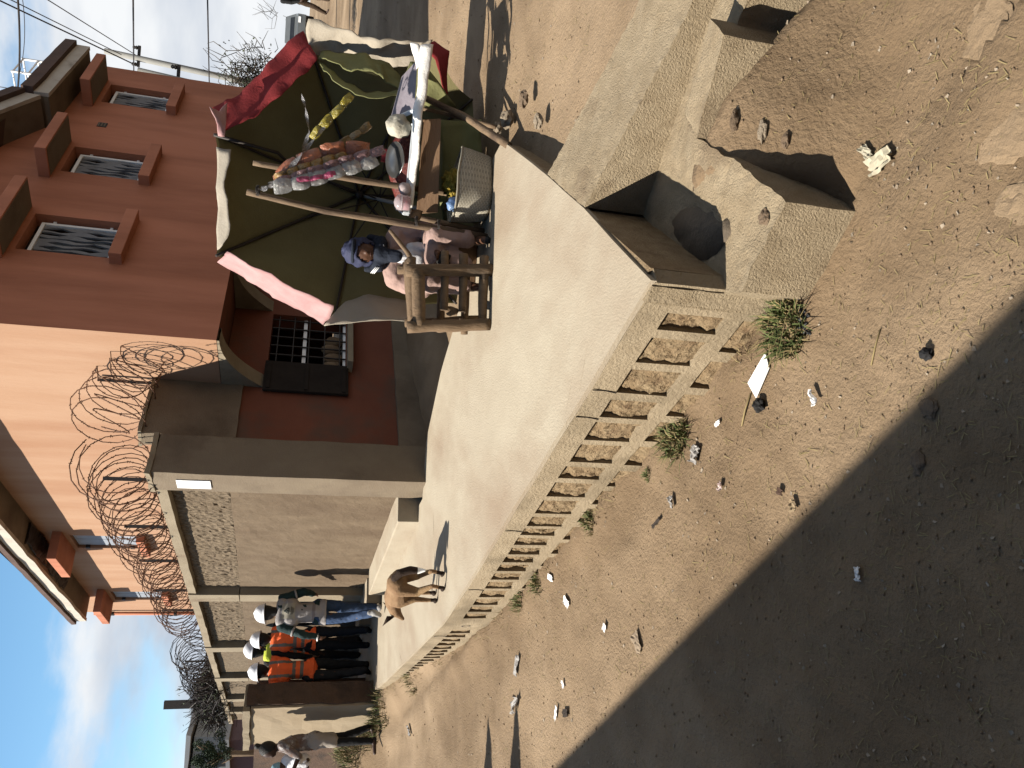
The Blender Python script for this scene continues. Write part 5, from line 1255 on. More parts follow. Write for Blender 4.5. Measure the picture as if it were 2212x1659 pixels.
    o = flesh('skirt', [(pel-r*.08, kL+r*.0, .11, .085), (pel+r*.08, kR, .11, .085), (kL, kR, .06, .06), (kL, aL_+Z*.08, .075, .07), (kR, aR_+Z*.08, .075, .07), (kL.lerp(kR, .5), aL_.lerp(aR_, .5)+Z*.1, .08, .08)], fabric('pale_pink_skirt', (.56, .38, .33), .82, 5, .85, .7, 14), root, .011, 3)
    M_in = fabric('white_blouse', (.66, .65, .66), .8, 9)
    flesh('blouse', [(neck-Z*.10+f*.10, chest+f*.125-Z*.06, .055, .07), (chest+f*.12-r*.06-Z*.02, chest+f*.125-r*.07-Z*.1, .05, .05)], M_in, root, .01)
    flesh('sandal', [(aL_+f*.0-Z*.035, aL_+f*.15-Z*.04, .034, .03)], M_shoe, root, .01); flesh('sandal', [(aR_-Z*.035, aR_+f*.15-Z*.04, .034, .03)], M_shoe, root, .01)
    # low box she sits on
    b = MB(); b.box((pel.x, pel.y+.02, WT+.085), .34, .3, .165); o = b.build('seat_box', M_plank, None, bevel=.006); tag(o, 'low wooden box under the seated vendor', 'box')
    # dark bundle in her hands
    b = MB(); c = wL.lerp(wR, .5)+f*.08-Z*.05; b.blob(c, .06, 3, (1.1, .7, .8), .5, 3, 3)
    for i in range(30):
        d = Vector((random.uniform(-1, 1), random.uniform(-1, .2), random.uniform(-.5, 1)))*.07; b.tube([c+d*.5, c+d*.8, c+d+Z*-.015], .003, 3, False)
    o = b.build('dark_bundle', M_hair, None, True); tag(o, 'shaggy black bundle held in the lap of the seated vendor', 'bundle')
vendor()

# --- dog, seen from behind
def dog():
    z = WT; hR_, hL_ = hz(961, 1238, z), hz(962, 1270, z); fR_, fL_ = hz(943, 1280, z), hz(946, 1296, z)
    rear = (hR_+hL_)/2; fron = (fR_+fL_)/2; f = Vector((fron.x-rear.x, fron.y-rear.y, 0)).normalized(); r = Vector((f.y, -f.x, 0))
    root = empty('dog', (rear+fron)/2); tag(root, 'tan dog with pointed ears standing on the walkway, seen from behind', 'dog')
    rump = rear+f*.05+Z*.385; mid = rear.lerp(fron, .5)+Z*.375; chest = fron-f*.02+Z*.345; wth = fron+Z*.40
    nk = fron+f*.12+Z*.37-r*.02; hd = nk+f*.10-r*.035-Z*.045; muz = hd+f*.09-r*.02-Z*.06
    caps = [(rump, mid, .088, .085), (mid-Z*.01, chest, .090, .108), (wth-Z*.045, chest, .08, .10), (wth-Z*.02, nk, .075, .06), (nk, hd, .058, .055), (hd, muz, .050, .024), (muz, muz+(muz-hd).normalized()*.03, .024, .02)]
    for s, ft in ((1, hR_), (-1, hL_)):                      # hind legs: thigh, hock back, upright shank
        hip = rump+r*(s*.050)-Z*.02+f*.01; kn = Vector((ft.x, ft.y, z))+f*.075+Z*.215+r*(s*.008); hk = Vector((ft.x, ft.y, z))-f*.040+Z*.115
        caps += [(hip, kn, .068, .040), (kn, hk, .036, .020), (hk, Vector((ft.x, ft.y, z+.03)), .019, .017), (Vector((ft.x, ft.y, z+.022)), Vector((ft.x, ft.y, z+.016))+f*.045, .020, .018)]
    for s, ft in ((1, fR_), (-1, fL_)):
        sh = chest+r*(s*.055)+f*.02-Z*.02; el = Vector((ft.x, ft.y, z))-f*.02+Z*.20; wr = Vector((ft.x, ft.y, z))+f*.005+Z*.085
        caps += [(sh, el, .052, .030), (el, wr, .028, .020), (wr, Vector((ft.x, ft.y, z+.025))+f*.008, .019, .017), (Vector((ft.x, ft.y, z+.022)), Vector((ft.x, ft.y, z+.016))+f*.045, .020, .018)]
    M_d = mat('tan_fur', (.42, .265, .14), (.30, .17, .085), 10, .9, .5, 70); M_dd = mat('dark_fur_and_shade', (.055, .03, .018), (.04, .022, .013), 10, .9, .5, 70); M_dl = mat('buff_fur', (.48, .31, .16), (.40, .25, .12), 10, .9, .5, 70)
    def fur(c):
        h = c.z-z; x = (c-rear).dot(r); nz = mn.noise(c*18)*.02
        if h+nz < .06: return 1
        if h+nz < .24 and mn.noise(c*12) > -.25: return 2 if h > .13 else 0
        if x+nz > .085 and h > .2: return 1  # shade of the right flank painted on as dark fur
        return 0
    caps = [(c[0], c[1], c[2]*.94, c[3]*.94) for c in caps]
    flesh('body', caps, [M_d, M_dd, M_dl], root, .008, 3, fur)
    for s in (-1, 1):
        b = MB(); e0 = hd+r*(s*.04)+Z*.035; tip = e0+(-r*.085 if s < 0 else r*.045)+Z*.075+f*.01; w1 = f*.03
        w2 = Z*.038; b.add([e0-w2, e0+w2, e0+f*.022, tip], [(0, 1, 3), (1, 2, 3), (2, 0, 3), (2, 1, 0)]); b.build('ear', M_dd, root, True)
    tp = [rump-f*.085+Z*.03, rump-f*.13-Z*.01+r*.03, rump-f*.14-Z*.09+r*.05, rump-f*.13-Z*.16+r*.05, rump-f*.15-Z*.205+r*.045]
    flesh('tail', [(tp[i], tp[i+1], (.028, .032, .034, .026)[i], (.032, .034, .026, .012)[i]) for i in range(4)], [M_dd, M_white], root, .008, 2, lambda c: 1 if c.z < tp[3].z+.012 else 0)
dog()
# --- two passers-by far up the street on the right
def far_person(X, Y, yy, H, label, m1, m2, face):
    p = hy(X, Y, yy); J = rig((p.x, p.y, gz(p.x, p.y)), face, H, (12, 8), (-12, 16), (10, 8, 20), (10, 8, 20))
    def cl(root):
        flesh('trousers', leg_caps(J, .98), m2, root, .02, 2); flesh('top', torso_caps(J, 1.0, .03), m1, root, .02, 2); hair_cap(J, root, .03)
    person(label, J, M_skinD, [cl], .02)
far_person(700, 8, 24, 1.62, 'person in dark clothes far up the street at the right', M_black, fabric('brown_trousers', (.10, .06, .035)), 200)
far_person(700, -22, 25.5, 1.65, 'person in navy and white far up the street, partly cut off', fabric('navy_white_top', (.05, .05, .07)), M_black, 160)
# ------------------------------------------------------------------ house across the lane (out of view; its shade falls on the foreground)
M_neigh = mat('neighbour_render', (.20, .13, .085), (.16, .10, .065), 2, .9, .2, 40)
lh = Vector((L.x, L.y, 0)).normalized(); kx = 1/math.tan(SUN_EL)
HN = 3.9
gA, gB = hz(2212, 700, -1.89+EYE), hz(1235, 1620, -1.76+EYE)
dd = (gB-gA).normalized(); dd.z = 0; dd.normalize()
eA = gA-lh*((HN-gA.z)*kx); eB = gB-lh*((HN-gB.z)*kx)
nb = empty('neighbouring_house', eA); tag(nb, 'rendered house across the lane whose roof edge shades the foreground', 'house')
i0 = eA-dd*9; i1 = eB+dd*.55; out = Vector((-dd.y, dd.x, 0))
if out.dot(lh) > 0: out = -out
b = MB(); q = [i0+out*.35, i1+out*.35, i1+out*6, i0+out*6]; q = q if (q[1]-q[0]).cross(q[2]-q[1]).z > 0 else q[::-1]
b.hexa([Vector((p.x, p.y, -.3)) for p in q], [Vector((p.x, p.y, HN-.14)) for p in q]); b.build('wall', M_neigh, nb)
b = MB(); q = [i0, i1, i1+out*6.3, i0+out*6.3]; q = q if (q[1]-q[0]).cross(q[2]-q[1]).z > 0 else q[::-1]
b.hexa([Vector((p.x, p.y, HN-.135)) for p in q], [Vector((p.x, p.y, HN)) for p in q]); b.build('roof', M_roof, nb)
b = MB(); b.prism([(-3.2, -6.5), (6.5, -6.5), (6.5, -2.6), (-3.2, -2.6)], -.3, 4.6); b.build('added_wing_wall', M_neigh, nb)  # unseen wing, added to block sky light and deepen the foreground shade
b = MB(); b.prism([(-3.4, -6.8), (6.8, -6.8), (6.8, -2.3), (-3.4, -2.3)], 4.605, 4.75); b.build('added_wing_roof', M_roof, nb)
# gate posts whose pointed tops throw the two small shadows at the left edge
for (X, Y, lab) in ((1040, 1570, 'leaning pointed board post out of view beyond the left edge, farther'), (1092, 1548, 'leaning pointed board post out of view beyond the left edge, nearer')):
    t = hz(X, Y, -1.62+EYE); hgt = 2.2; p = t-lh*((hgt)*kx); 
    b = MB(); base = Vector((p.x, p.y, t.z-.1)); u = Vector((-lh.y, lh.x, 0)); w_ = .21
    out_ = [(-w_, 0), (w_, 0), (w_*.9, hgt-.45), (.05, hgt+.1), (-w_*.95, hgt-.62)]
    b.add([base+u*x+Z*h-lh*.02 for x, h in out_]+[base+u*x+Z*h+lh*.02 for x, h in out_], [(0, 1, 2, 3, 4), (9, 8, 7, 6, 5)]+[(i, i+5, (i+1) % 5+5, (i+1) % 5) for i in range(5)]); o = b.build('board_post', M_wood); tag(o, lab, 'post', 'board posts by the lane')

# ------------------------------------------------------------------ utility poles and wires
M_pole = mat('concrete_pole', (.42, .41, .37), (.34, .33, .30), 3, .9, .2, 40)
for (X, Y, yy, r, lab) in ((226, 110, 21., .065, 'tall thin concrete utility pole, the farther and taller one'), (298, 154, 17.5, .075, 'concrete utility pole just behind the house corner, the nearer one')):
    t = hy(X, Y, yy); b = MB(); g_ = gz(t.x, t.y); lean_ = Vector((-.35, 0, 0)); b.tube([Vector((t.x, t.y, g_-.2))+lean_, (Vector((t.x, t.y, g_))+lean_).lerp(t, .5), t], [r*1.25, r*1.1, r], 10); root = empty('utility_pole', (t.x, t.y, g_)); tag(root, lab, 'pole', 'utility poles'); b.build('shaft', M_pole, root, True)
    b = MB(); b.box(t-Z*.75, .5, .06, .06); b.build('bracket', M_iron, root); 
    for s in (-.2, .2):
        b = MB(); b.lathe(t-Z*.72+Vector((s, 0, 0)), [(.03, 0), (.05, .03), (.03, .06), (.045, .09), (.02, .12)], 8); b.build('insulator', M_iron, root, True)
def cable(p, q, sag, r, label, n=14):
    b = MB(); b.tube([p.lerp(q, i/n)-Z*(sag*4*(i/n)*(1-i/n)) for i in range(n+1)], r, 5); o = b.build('cable', M_iron, None, True); tag(o, label, 'cable', 'overhead cables')
cable(hy(33, -60, 9.), hy(38, 196, 11.2), .03, .011, 'thick twisted overhead cable crossing the top right corner of the sky')
cable(hy(38, -60, 9.2), hy(42, 160, 10.9), .06, .004, 'thin slack cable looping beside the thick one over the roof')
cable(hy(287, -60, 10.), hy(289, 154, 17.4), .0, .012, 'overhead cable running to the nearer utility pole')
cable(hy(447, -60, 12.), hy(452, 180, 17.4), .0, .012, 'lowest overhead cable crossing behind the house edge')
cable(hy(-20, -8, 14.), hy(292, 140, 17.4), .0, .013, 'slanting overhead cable from the top corner down to the nearer pole')
cable(hy(0, -12, 15.), hy(262, 118, 20.8), .0, .010, 'slanting overhead cable from the top corner to the farther pole')
cable(hy(80, -15, 15.), hy(292, 118, 20.6), .0, .010, 'upper slanting overhead cable beside the farther pole')
cable(hy(-20, 184, 14.), hy(38, 194, 11.3), .0, .006, 'short thin cable ending on the roof edge of the house')
# dry creeper on the pole foot, above the umbrella
def twigs(name, c, rad, n, ln, label, cat, m, seed, squash=(1, 1, 1), r0=.004, leaf=None):
    rnd = random.Random(seed); root = empty(name, c); tag(root, label, cat)
    b = MB(); lf = MB()
    for i in range(n):
        d = Vector((rnd.gauss(0, 1)*squash[0], rnd.gauss(0, 1)*squash[1], rnd.gauss(0, 1)*squash[2])); p = c+d*(rad*.45); q = p+Vector((rnd.uniform(-1, 1), rnd.uniform(-1, 1), rnd.uniform(-.4, 1.2)))*ln
        m_ = p.lerp(q, .5)+Vector((rnd.uniform(-1, 1), rnd.uniform(-1, 1), rnd.uniform(-1, 1)))*ln*.25; b.tube([p, m_, q], [r0, r0*.8, r0*.4], 3, False)
        if leaf:
            for k in range(leaf):
                c0 = p.lerp(q, rnd.random())+Vector((rnd.uniform(-1, 1), rnd.uniform(-1, 1), rnd.uniform(-1, 1)))*rad*.12; a = Vector((rnd.uniform(-1, 1), rnd.uniform(-1, 1), rnd.uniform(-1, 1))).normalized()*rad*.055; e = a.orthogonal().normalized()*rad*.03
                lf.add([c0-a, c0+e, c0+a, c0-e], [(0, 1, 2, 3)])
    o = b.build('twigs', m, root)
    if leaf:
        o2 = lf.build('foliage', mat(name+'_leaf', (.06, .075, .03), (.035, .05, .02), 6, .8), root); o2['kind'] = 'stuff'
    o['kind'] = 'stuff'
    return root
M_twig = mat('dry_twig', (.10, .075, .05), (.06, .045, .03), 20, .9)
twigs('dry_creeper', hy(545, 158, 16.5), .62, 240, .34, 'dry tangled creeper hanging on the nearer pole above the umbrella', 'creeper', M_twig, 4, (.9, .6, .75), .009, 1)
twigs('bare_bush', hy(592, 32, 26.), .35, 14, .5, 'bare spindly twig of a bush far up the street', 'bush', M_twig, 6, (.5, .5, 1), .008)
# dark creeper mass on the far boundary wall
cb0 = fpt(13.2, FT+.15, -.15)
for i in range(3):
    twigs('wall_creeper', fpt(12.3+i*1.7, FT+.12+.03*i, -.12), .62, 260, .45, ('dark dry creeper on the far boundary wall, nearest clump', 'dark dry creeper on the far boundary wall, middle clump', 'dark dry creeper on the far boundary wall, farthest clump')[i], 'creeper', M_iron, 20+i, (.6, 1.0, .45), .011, 1)
# parked car far up the right-hand street, mostly behind the umbrella
def car():
    c = hy(712, 82, 44.); g_ = gz(c.x, c.y); root = empty('parked_car', (c.x, c.y, g_)); tag(root, 'silver car parked far up the street, mostly behind the umbrella', 'car')
    u = Vector((math.sin(R_(20)), math.cos(R_(20)), 0)); v = Vector((-u.y, u.x, 0)); M_body = mat('silver_paint', (.25, .26, .26), (.2, .21, .21), 3, .3, spec=.6, metal=.4)
    def q(a, s, z): p = Vector((c.x, c.y, g_))+u*a+v*s; return Vector((p.x, p.y, g_+z))
    prof = [(-2, .35), (-2, .75), (-1.2, .88), (-.7, 1.38), (.7, 1.40), (1.25, .92), (1.95, .80), (2.05, .35)]
    b = MB(); n = len(prof); vv = [q(a, s*(.82 if z < 1.2 else .62), z) for s in (-1, 1) for a, z in prof]
    b.add(vv, [tuple(range(n)), tuple(range(2*n-1, n-1, -1))]+[(i, n+i, n+(i+1) % n, (i+1) % n) for i in range(n)]); b.build('body', M_body, root, bevel=.03)
    for s in (-1, 1):
        b = MB(); b.add([q(-.95, s*.80, .95), q(1.05, s*.80, .97), q(.65, s*.64, 1.33), q(-.65, s*.64, 1.32)], [(0, 1, 2, 3)]); o = b.build('window', M_glass, root); 
        for a in (-1.25, 1.3):
            b = MB(); b.lathe(q(a, s*.72, .32), [(.20, -.09), (.32, -.09), (.33, 0), (.32, .09), (.20, .09)], 18, v); b.build('wheel', M_iron, root, True)
        b = MB(); b.box(q(-2.0, s*.55, .66), .06, .28, .12, u, v); b.build('headlight', M_white, root)
    b = MB(); b.add([q(-1.17, -.66, .93), q(-1.17, .66, .93), q(-.73, .56, 1.33), q(-.73, -.56, 1.33)], [(0, 1, 2, 3)]); b.build('windscreen', M_glass, root)
car()

# ------------------------------------------------------------------ houses far behind on the left
M_far = mat('far_grey_wall', (.33, .35, .38), (.28, .30, .33), 1, .9); M_farr = mat('far_pale_roof', (.50, .52, .54), (.44, .46, .48), 1, .8); M_farp = mat('far_maroon_wall', (.20, .13, .14), None, 1, .9)
def fquad(mb, px, yy, depth=3.):
    f4_ = [hy(X, Y, yy) for X, Y in px]; b4 = [p+Vector((0, depth, 0)) for p in f4_]
    mb.add(f4_+b4, [(0, 1, 2, 3), (7, 6, 5, 4), (0, 4, 5, 1), (1, 5, 6, 2), (2, 6, 7, 3), (3, 7, 4, 0)])
YF = 52.
fb = empty('apartment_block', hz(640, 1560, 0)); fb.location = (hy(600, 1560, YF).x, YF, 1.0); tag(fb, 'long grey three-storey block with balconies far behind the walls', 'building')
b = MB(); fquad(b, [(431, 1522), (640, 1522), (640, 1660), (445, 1700)], YF, 6); b.build('wall', M_far, fb)
b = MB(); fquad(b, [(414, 1515), (432, 1515), (427, 1592), (409, 1592)], YF-.4, 7); b.build('roof', M_farr, fb)
for (x0, x1, y0, y1) in ((437, 449, 1535, 1541), (437, 449, 1543, 1549), (514, 524, 1528, 1534), (452, 462, 1566, 1574), (470, 480, 1566, 1576), (500, 508, 1568, 1580), (450, 460, 1600, 1612), (470, 482, 1604, 1616), (500, 512, 1610, 1622), (452, 462, 1640, 1652)):
    b = MB(); fquad(b, [(x0, y0), (x1, y0), (x1, y1), (x0, y1)], YF-.06, .1); w = b.build('window', M_glass, fb)
for (x, y0, y1) in ((458, 1556, 1610), (488, 1556, 1612), (466, 1612, 1640), (478, 1570, 1600)):
    b = MB(); fquad(b, [(x, y0), (x+3, y0), (x+3, y1), (x, y1)], YF-1.0, 1.); bl_ = b.build('balcony', M_farr, fb)
    for k in range(6):
        yq = lerp(y0, y1, k/5); b = MB(); fquad(b, [(x-12, yq-.4), (x, yq-.4), (x, yq+.4), (x-12, yq+.4)], YF-1.0, .05); b.build('rail_post', M_farr, bl_)
gh = empty('gabled_house', (hy(600, 1640, 44).x, 44., 1.0)); tag(gh, 'pale gabled house with a sloping roof at the far left edge', 'building')
b = MB(); fquad(b, [(420, 1592), (640, 1590), (640, 1740), (405, 1740)], 44, 6); b.build('wall', mat('far_pale_wall', (.40, .42, .42), None, 1, .9), gh)
b = MB(); fquad(b, [(402, 1588), (412, 1590), (408, 1640), (392, 1740), (380, 1740), (386, 1660)][:4], 43.6, 7); b.build('roof', M_farr, gh)
for (x0, x1, y0, y1) in ((430, 446, 1648, 1658), (470, 488, 1640, 1656), (500, 520, 1600, 1612)):
    b = MB(); fquad(b, [(x0, y0), (x1, y0), (x1, y1), (x0, y1)], 43.95, .1); b.build('window', M_glass, gh)
lowb = empty('maroon_shed', (hy(600, 1620, 36).x, 36., 1.0)); tag(lowb, 'low maroon building with a pale sloping roof edge behind the plot wall', 'building')
b = MB(); fquad(b, [(492, 1600), (640, 1590), (640, 1760), (500, 1760)], 36, 4); b.build('wall', M_farp, lowb)
b = MB(); fquad(b, [(486, 1598), (494, 1598), (500, 1760), (490, 1760)], 35.7, 4.6); b.build('roof', M_farr, lowb)
def tree(c, h, rad, label, seed, n=5000):
    root = empty('tree', c); tag(root, label, 'tree'); rnd = random.Random(seed)
    b = MB(); b.tube([c, c+Z*h*.5, c+Z*h*.8], [.16, .12, .06], 8)
    for i in range(7):
        a = rnd.uniform(0, 6.28); b.tube([c+Z*h*(.45+.05*i), c+Z*h*(.55+.05*i)+Vector((math.cos(a), math.sin(a), .5))*rad*.6], [.06, .02], 6)
    b.build('trunk', M_wood, root, True)
    lf = MB(); cl = [(c+Z*h*.75+Vector((rnd.gauss(0, .36), rnd.gauss(0, .36), rnd.gauss(0, .42)))*rad, rnd.uniform(.25, .5)*rad) for _ in range(18)]
    for i in range(n):
        cc, rr = rnd.choice(cl); d = Vector((rnd.gauss(0, 1), rnd.gauss(0, 1), rnd.gauss(0, 1))).normalized()*rr*rnd.random()**.4; p = cc+d
        a = Vector((rnd.uniform(-1, 1), rnd.uniform(-1, 1), rnd.uniform(-1, 1))).normalized()*rad*.06; e = a.orthogonal().normalized()*rad*.035
        lf.add([p-a, p+e, p+a, p-e], [(0, 1, 2, 3)])
    o = lf.build('crown', mat('tree_leaves', (.045, .075, .03), (.025, .045, .02), 2, .8), root); o['kind'] = 'stuff'
tb = hy(640, 1622, 34.); tree(Vector((tb.x, tb.y, 1.3)), hy(418, 1622, 34).z-1.0, .62, 'dark green tree in front of the far grey block', 3)

# ------------------------------------------------------------------ weeds, stones and litter on the dirt
M_grass = mat('grass_blades', (.17, .20, .06), (.10, .14, .04), 20, .8, coord='pos'); M_gdry = mat('dry_grass', (.42, .33, .16), (.33, .25, .11), 20, .8)
def tuft(c, rad, n, hgt, label, seed, dry=.25, name='grass_tuft', grp='grass tufts at the foot of the walkway wall'):
    rnd = random.Random(seed); root = empty(name, c); tag(root, label, 'grass', grp); b = MB(); bd = MB()
    for i in range(n):
        a = rnd.uniform(0, 6.28); r_ = rad*math.sqrt(rnd.random()); p = Vector((c.x+math.cos(a)*r_, c.y+math.sin(a)*r_*.8, c.z)); p.z = gz(p.x, p.y)-.005
        a2_ = a+rnd.gauss(0, 1.1); k2_ = rnd.uniform(.05, 1); dd_ = Vector((math.cos(a2_)*k2_, math.sin(a2_)*k2_, rnd.uniform(.35, 1.5))).normalized(); l = hgt*rnd.uniform(.4, 1.1); s = dd_.cross(Z).normalized()*rnd.uniform(.0016, .0032)*(1+hgt*4)
        l *= (1 if rnd.random() < .75 else .5); m_ = p+dd_*l*.55; q = p+dd_*l+Vector((dd_.x+rnd.uniform(-.5, .5), dd_.y+rnd.uniform(-.5, .5), -rnd.uniform(.1, .8)))*l*.4
        (bd if rnd.random() < dry else b).add([p-s, p+s, m_+s*.8, m_-s*.8, q], [(0, 1, 2, 3), (3, 2, 4)])
    o = b.build('green_blades', M_grass, root); o['kind'] = 'stuff'; o = bd.build('dry_blades', M_gdry, root); o['kind'] = 'stuff'
def gnd(X, Y, z=None):
    """first meeting of a sight line with the ground"""
    r = ray(X, Y); t = .8
    while t < 60:
        p = O+r*t
        if p.z <= gz(p.x, p.y): break
        t += .03
    a, c = t-.03, t
    for _ in range(8):
        m = (a+c)/2; p = O+r*m
        if p.z <= gz(p.x, p.y): c = m
        else: a = m
    p = O+r*c; return Vector((p.x, p.y, gz(p.x, p.y)))
tuft(gnd(1695, 705), .125, 560, .12, 'largest grass tuft, nearest the drain corner', 1, .42)
tuft(gnd(1462, 945), .105, 380, .11, 'grass tuft by the fifth lower pocket next to a white scrap', 2, .35)
tuft(gnd(1400, 1025), .035, 50, .05, 'tiny sprig of weed by the lower pockets', 3)
tuft(gnd(1275, 1130), .07, 120, .08, 'low grass tuft by the middle of the walkway wall', 4)
tuft(gnd(1160, 1255), .10, 150, .10, 'grass clump under the wall near the dog, nearer half', 5, .3)
tuft(gnd(1120, 1290), .11, 160, .10, 'grass clump under the wall near the dog, farther half', 6, .3)
tuft(gnd(1010, 1370), .09, 80, .08, 'thin dry tuft by the drain hole', 7, .7)
tuft(gnd(880, 1465), .20, 200, .14, 'weedy patch at the far end of the walkway wall', 8, .4)
mp_ = [(-4.45, 10.7), (-4.75, 10.95), (-4.95, 11.15), (-5.15, 11.3), (-5.35, 11.45), (-5.5, 11.3)]
for i, (x, y) in enumerate(mp_):
    tuft(Vector((x, y, gz(x, y))), .28, 230, .20, ('weeds on the earth mound at the broken wall end', 'weeds on the mound under the pale wall, first clump', 'weeds on the mound under the pale wall, second clump', 'weeds on the mound under the pale wall, third clump', 'weeds on the mound behind the standing woman', 'weeds at the far left edge of the mound')[i], 30+i, .45, 'weed_clump', 'weeds on the earth mound')
rnd = random.Random(12); fb_ = MB()
for i in range(900):                                     # thin dry growth along the wall foot
    s0_ = rnd.uniform(.1, 9.6); 
    if mn.noise(Vector((s0_*2.3, 1, 4))) < .02: continue
    p = epos(s0_)+enorm(s0_)*abs(rnd.gauss(.02, .045)); z0_ = gz(p.x, p.y); l = rnd.uniform(.02, .07); a = rnd.uniform(0, 6.28)
    p = Vector((p.x, p.y, z0_-.003)); d_ = Vector((math.cos(a)*.7, math.sin(a)*.7, rnd.uniform(.3, 1.2))).normalized(); s_ = Vector((-math.sin(a), math.cos(a), 0))*.0022
    q = p+d_*l; fb_.add([p-s_, p+s_, q+s_*.3, q-s_*.3], [(0, 1, 2, 3)])
o = fb_.build('dry_fringe', M_gdry); tag(o, 'sparse dry grass fringe along the foot of the walkway wall', kind='stuff')
M_stone = mat('pale_stone', (.42, .34, .25), (.33, .26, .18), 8, .95, .7, 60); M_stoneD = mat('brown_stone', (.27, .19, .125), (.2, .14, .09), 8, .95, .7, 60)
M_flat = mat('dusty_flat_rock', (.40, .285, .175), (.34, .24, .145), 6, .95, .6, 50)
def stone(X, Y, r, label, sc=(1, .8, .5), m=None, seed=0, sink=.3, z=None):
    p = gnd(X, Y) if z is None else hz(X, Y, z+EYE); b = MB(); b.blob(p+Z*(r*sc[2]*(1-2*sink)), r, 3, sc, .45, 1.8, seed); 
    for v in b.v: v += mn.noise_vector(v*40)*r*.06
    o = b.build('stone', m or M_stone, None, False); tag(o, label, 'stone', 'stones lying on the dirt')
stone(1100, 258, .06, 'pile-like rounded stone at the right end of the walkway', (1, .9, .7), seed=1, z=-1.30)
stone(1135, 215, .05, 'brown stone lying behind the rounded one by the walkway end', (1.2, .8, .6), M_stoneD, 2, z=-1.30)
stone(1165, 262, .05, 'stone half buried beside the channel wall', (1, .9, .5), None, 3, z=-1.34)
stone(1078, 280, .045, 'small pale stone against the stall leg', (1.2, .9, .7), None, 4, z=-1.27)
stone(1548, 240, .028, 'lumpy stone at the end of the buried row right of the drain', (1.3, .8, .9), None, 5)
stone(1590, 262, .026, 'second stone of the buried row right of the drain', (1.5, .7, .7), M_stoneD, 6)
stone(1650, 285, .026, 'third stone of the buried row right of the drain', (1.6, .7, .6), None, 7)
stone(1700, 305, .022, 'pinkish last stone of the buried row by the deep shadow', (1.4, .7, .6), M_stoneD, 8)
stone(2135, 60, .09, 'flat pale rock at the bottom right corner of the lane', (1.2, 1, .10), M_flat, 9, .5)
stone(2175, 290, .10, 'large flat pale rock set in the lane near the corner', (.8, 1.5, .09), M_flat, 10, .5)
stone(2200, 440, .07, 'flat pale rock at the very front edge', (.9, 1.3, .10), M_flat, 11, .5)
stone(1655, 470, .03, 'dark pebble on the apron edge', (1, .8, .6), M_stoneD, 12, z=-1.58)
stone(1650, 875, .028, 'dark cinder lump beside the paper sheet', (1, 1, .8), mat('cinder', (.03, .028, .027), None, 30, .9, .8), 13, 0)
stone(2010, 765, .02, 'small dark pebble in front of the paper sheet', (1, 1, .8), mat('dark_pebble', (.02, .02, .022), None, 30, .8), 14, 0)
stone(1985, 1000, .03, 'flat broken stone near the shadow edge', (1.3, .9, .3), M_stoneD, 15)
stone(2010, 880, .03, 'flat brown stone among straw near the shadow edge', (1, 1.2, .3), M_stoneD, 16)
M_paper = mat('white_paper', (.80, .79, .77), (.74, .73, .71), 20, .7, .2, 50, (.45, .44, .43), 18, (.62, .7)); M_plas = mat('white_plastic_scrap', (.59, .56, .53), (.46, .43, .40), 25, .4, .6, 60)
def scrap(X, Y, a, c, rot, label, m=None, curl=.01, seed=0, lift=.012, name='paper_scrap', cat='litter', crumple=.0, pts=None):
    p = gnd(X, Y); nu, nv = 8, 6; vv = []; rot += (seed*47) % 130-65; crumple = max(crumple, .006); u = Vector((math.cos(R_(rot)), math.sin(R_(rot)), 0)); v = Vector((-u.y, u.x, 0))
    for j in range(nv+1):
        for i in range(nu+1):
            s, t = i/nu-.5, j/nv-.5; ed = 1-.25*abs(mn.noise(Vector((s*5, t*5, seed)))) if crumple else 1
            q = p+u*(s*a*ed)+v*(t*c*ed); q.z = gz(q.x, q.y)+lift+curl*(mn.noise(Vector((s*3, t*3, seed*3.3)))+1)+crumple*mn.noise(Vector((s*9, t*9, seed)))
            vv.append(q)
    o = raw(name, vv, [(j*(nu+1)+i, j*(nu+1)+i+1, (j+1)*(nu+1)+i+1, (j+1)*(nu+1)+i) for j in range(nv) for i in range(nu)], m or M_paper, None, not crumple); md = o.modifiers.new('t', 'SOLIDIFY'); md.thickness = .0025; tag(o, label, cat, 'litter on the dirt')
# the flat white sheet by the tuft: cut to its outline
pc = [gnd(X, Y) for X, Y in ((1660, 762), (1668, 795), (1640, 860), (1622, 828))]
b = MB(); b.hexa([p+Z*.012 for p in pc], [p+Z*.016 for p in pc]) if (pc[1]-pc[0]).cross(pc[2]-pc[1]).z > 0 else b.hexa([p+Z*.012 for p in pc[::-1]], [p+Z*.016 for p in pc[::-1]])
o = b.build('paper_sheet', M_paper); tag(o, 'flat white square sheet lying beside the largest grass tuft', 'litter', 'litter on the dirt')
scrap(1508, 982, .085, .06, 40, 'crumpled white plastic scrap by the second grass tuft', M_plas, .01, 3, crumple=.02)
scrap(1555, 915, .045, .022, 80, 'small printed paper slip between the sheet and the tuft', M_paper, .003, 5)
scrap(1458, 1085, .065, .03, 10, 'oblong white crumpled scrap near the lower pockets', M_plas, .01, 7, crumple=.015)
scrap(1562, 1050, .04, .03, 20, 'pink and white torn wrapper on the open dirt', mat('pink_wrapper', (.62, .42, .38), (.7, .62, .58), 30, .5), .008, 9, crumple=.015)
scrap(1228, 1300, .10, .055, 15, 'white paper scrap lying beyond the wall middle', M_paper, .006, 11)
scrap(1193, 1248, .06, .05, 60, 'small white scrap next to the grass clump by the dog', M_paper, .004, 13)
scrap(1120, 1437, .17, .06, 5, 'long pale cardboard strip far out on the dirt', M_plas, .01, 15, crumple=.015)
scrap(1310, 1355, .05, .04, 30, 'small white scrap in the middle of the dirt', M_paper, .004, 17)
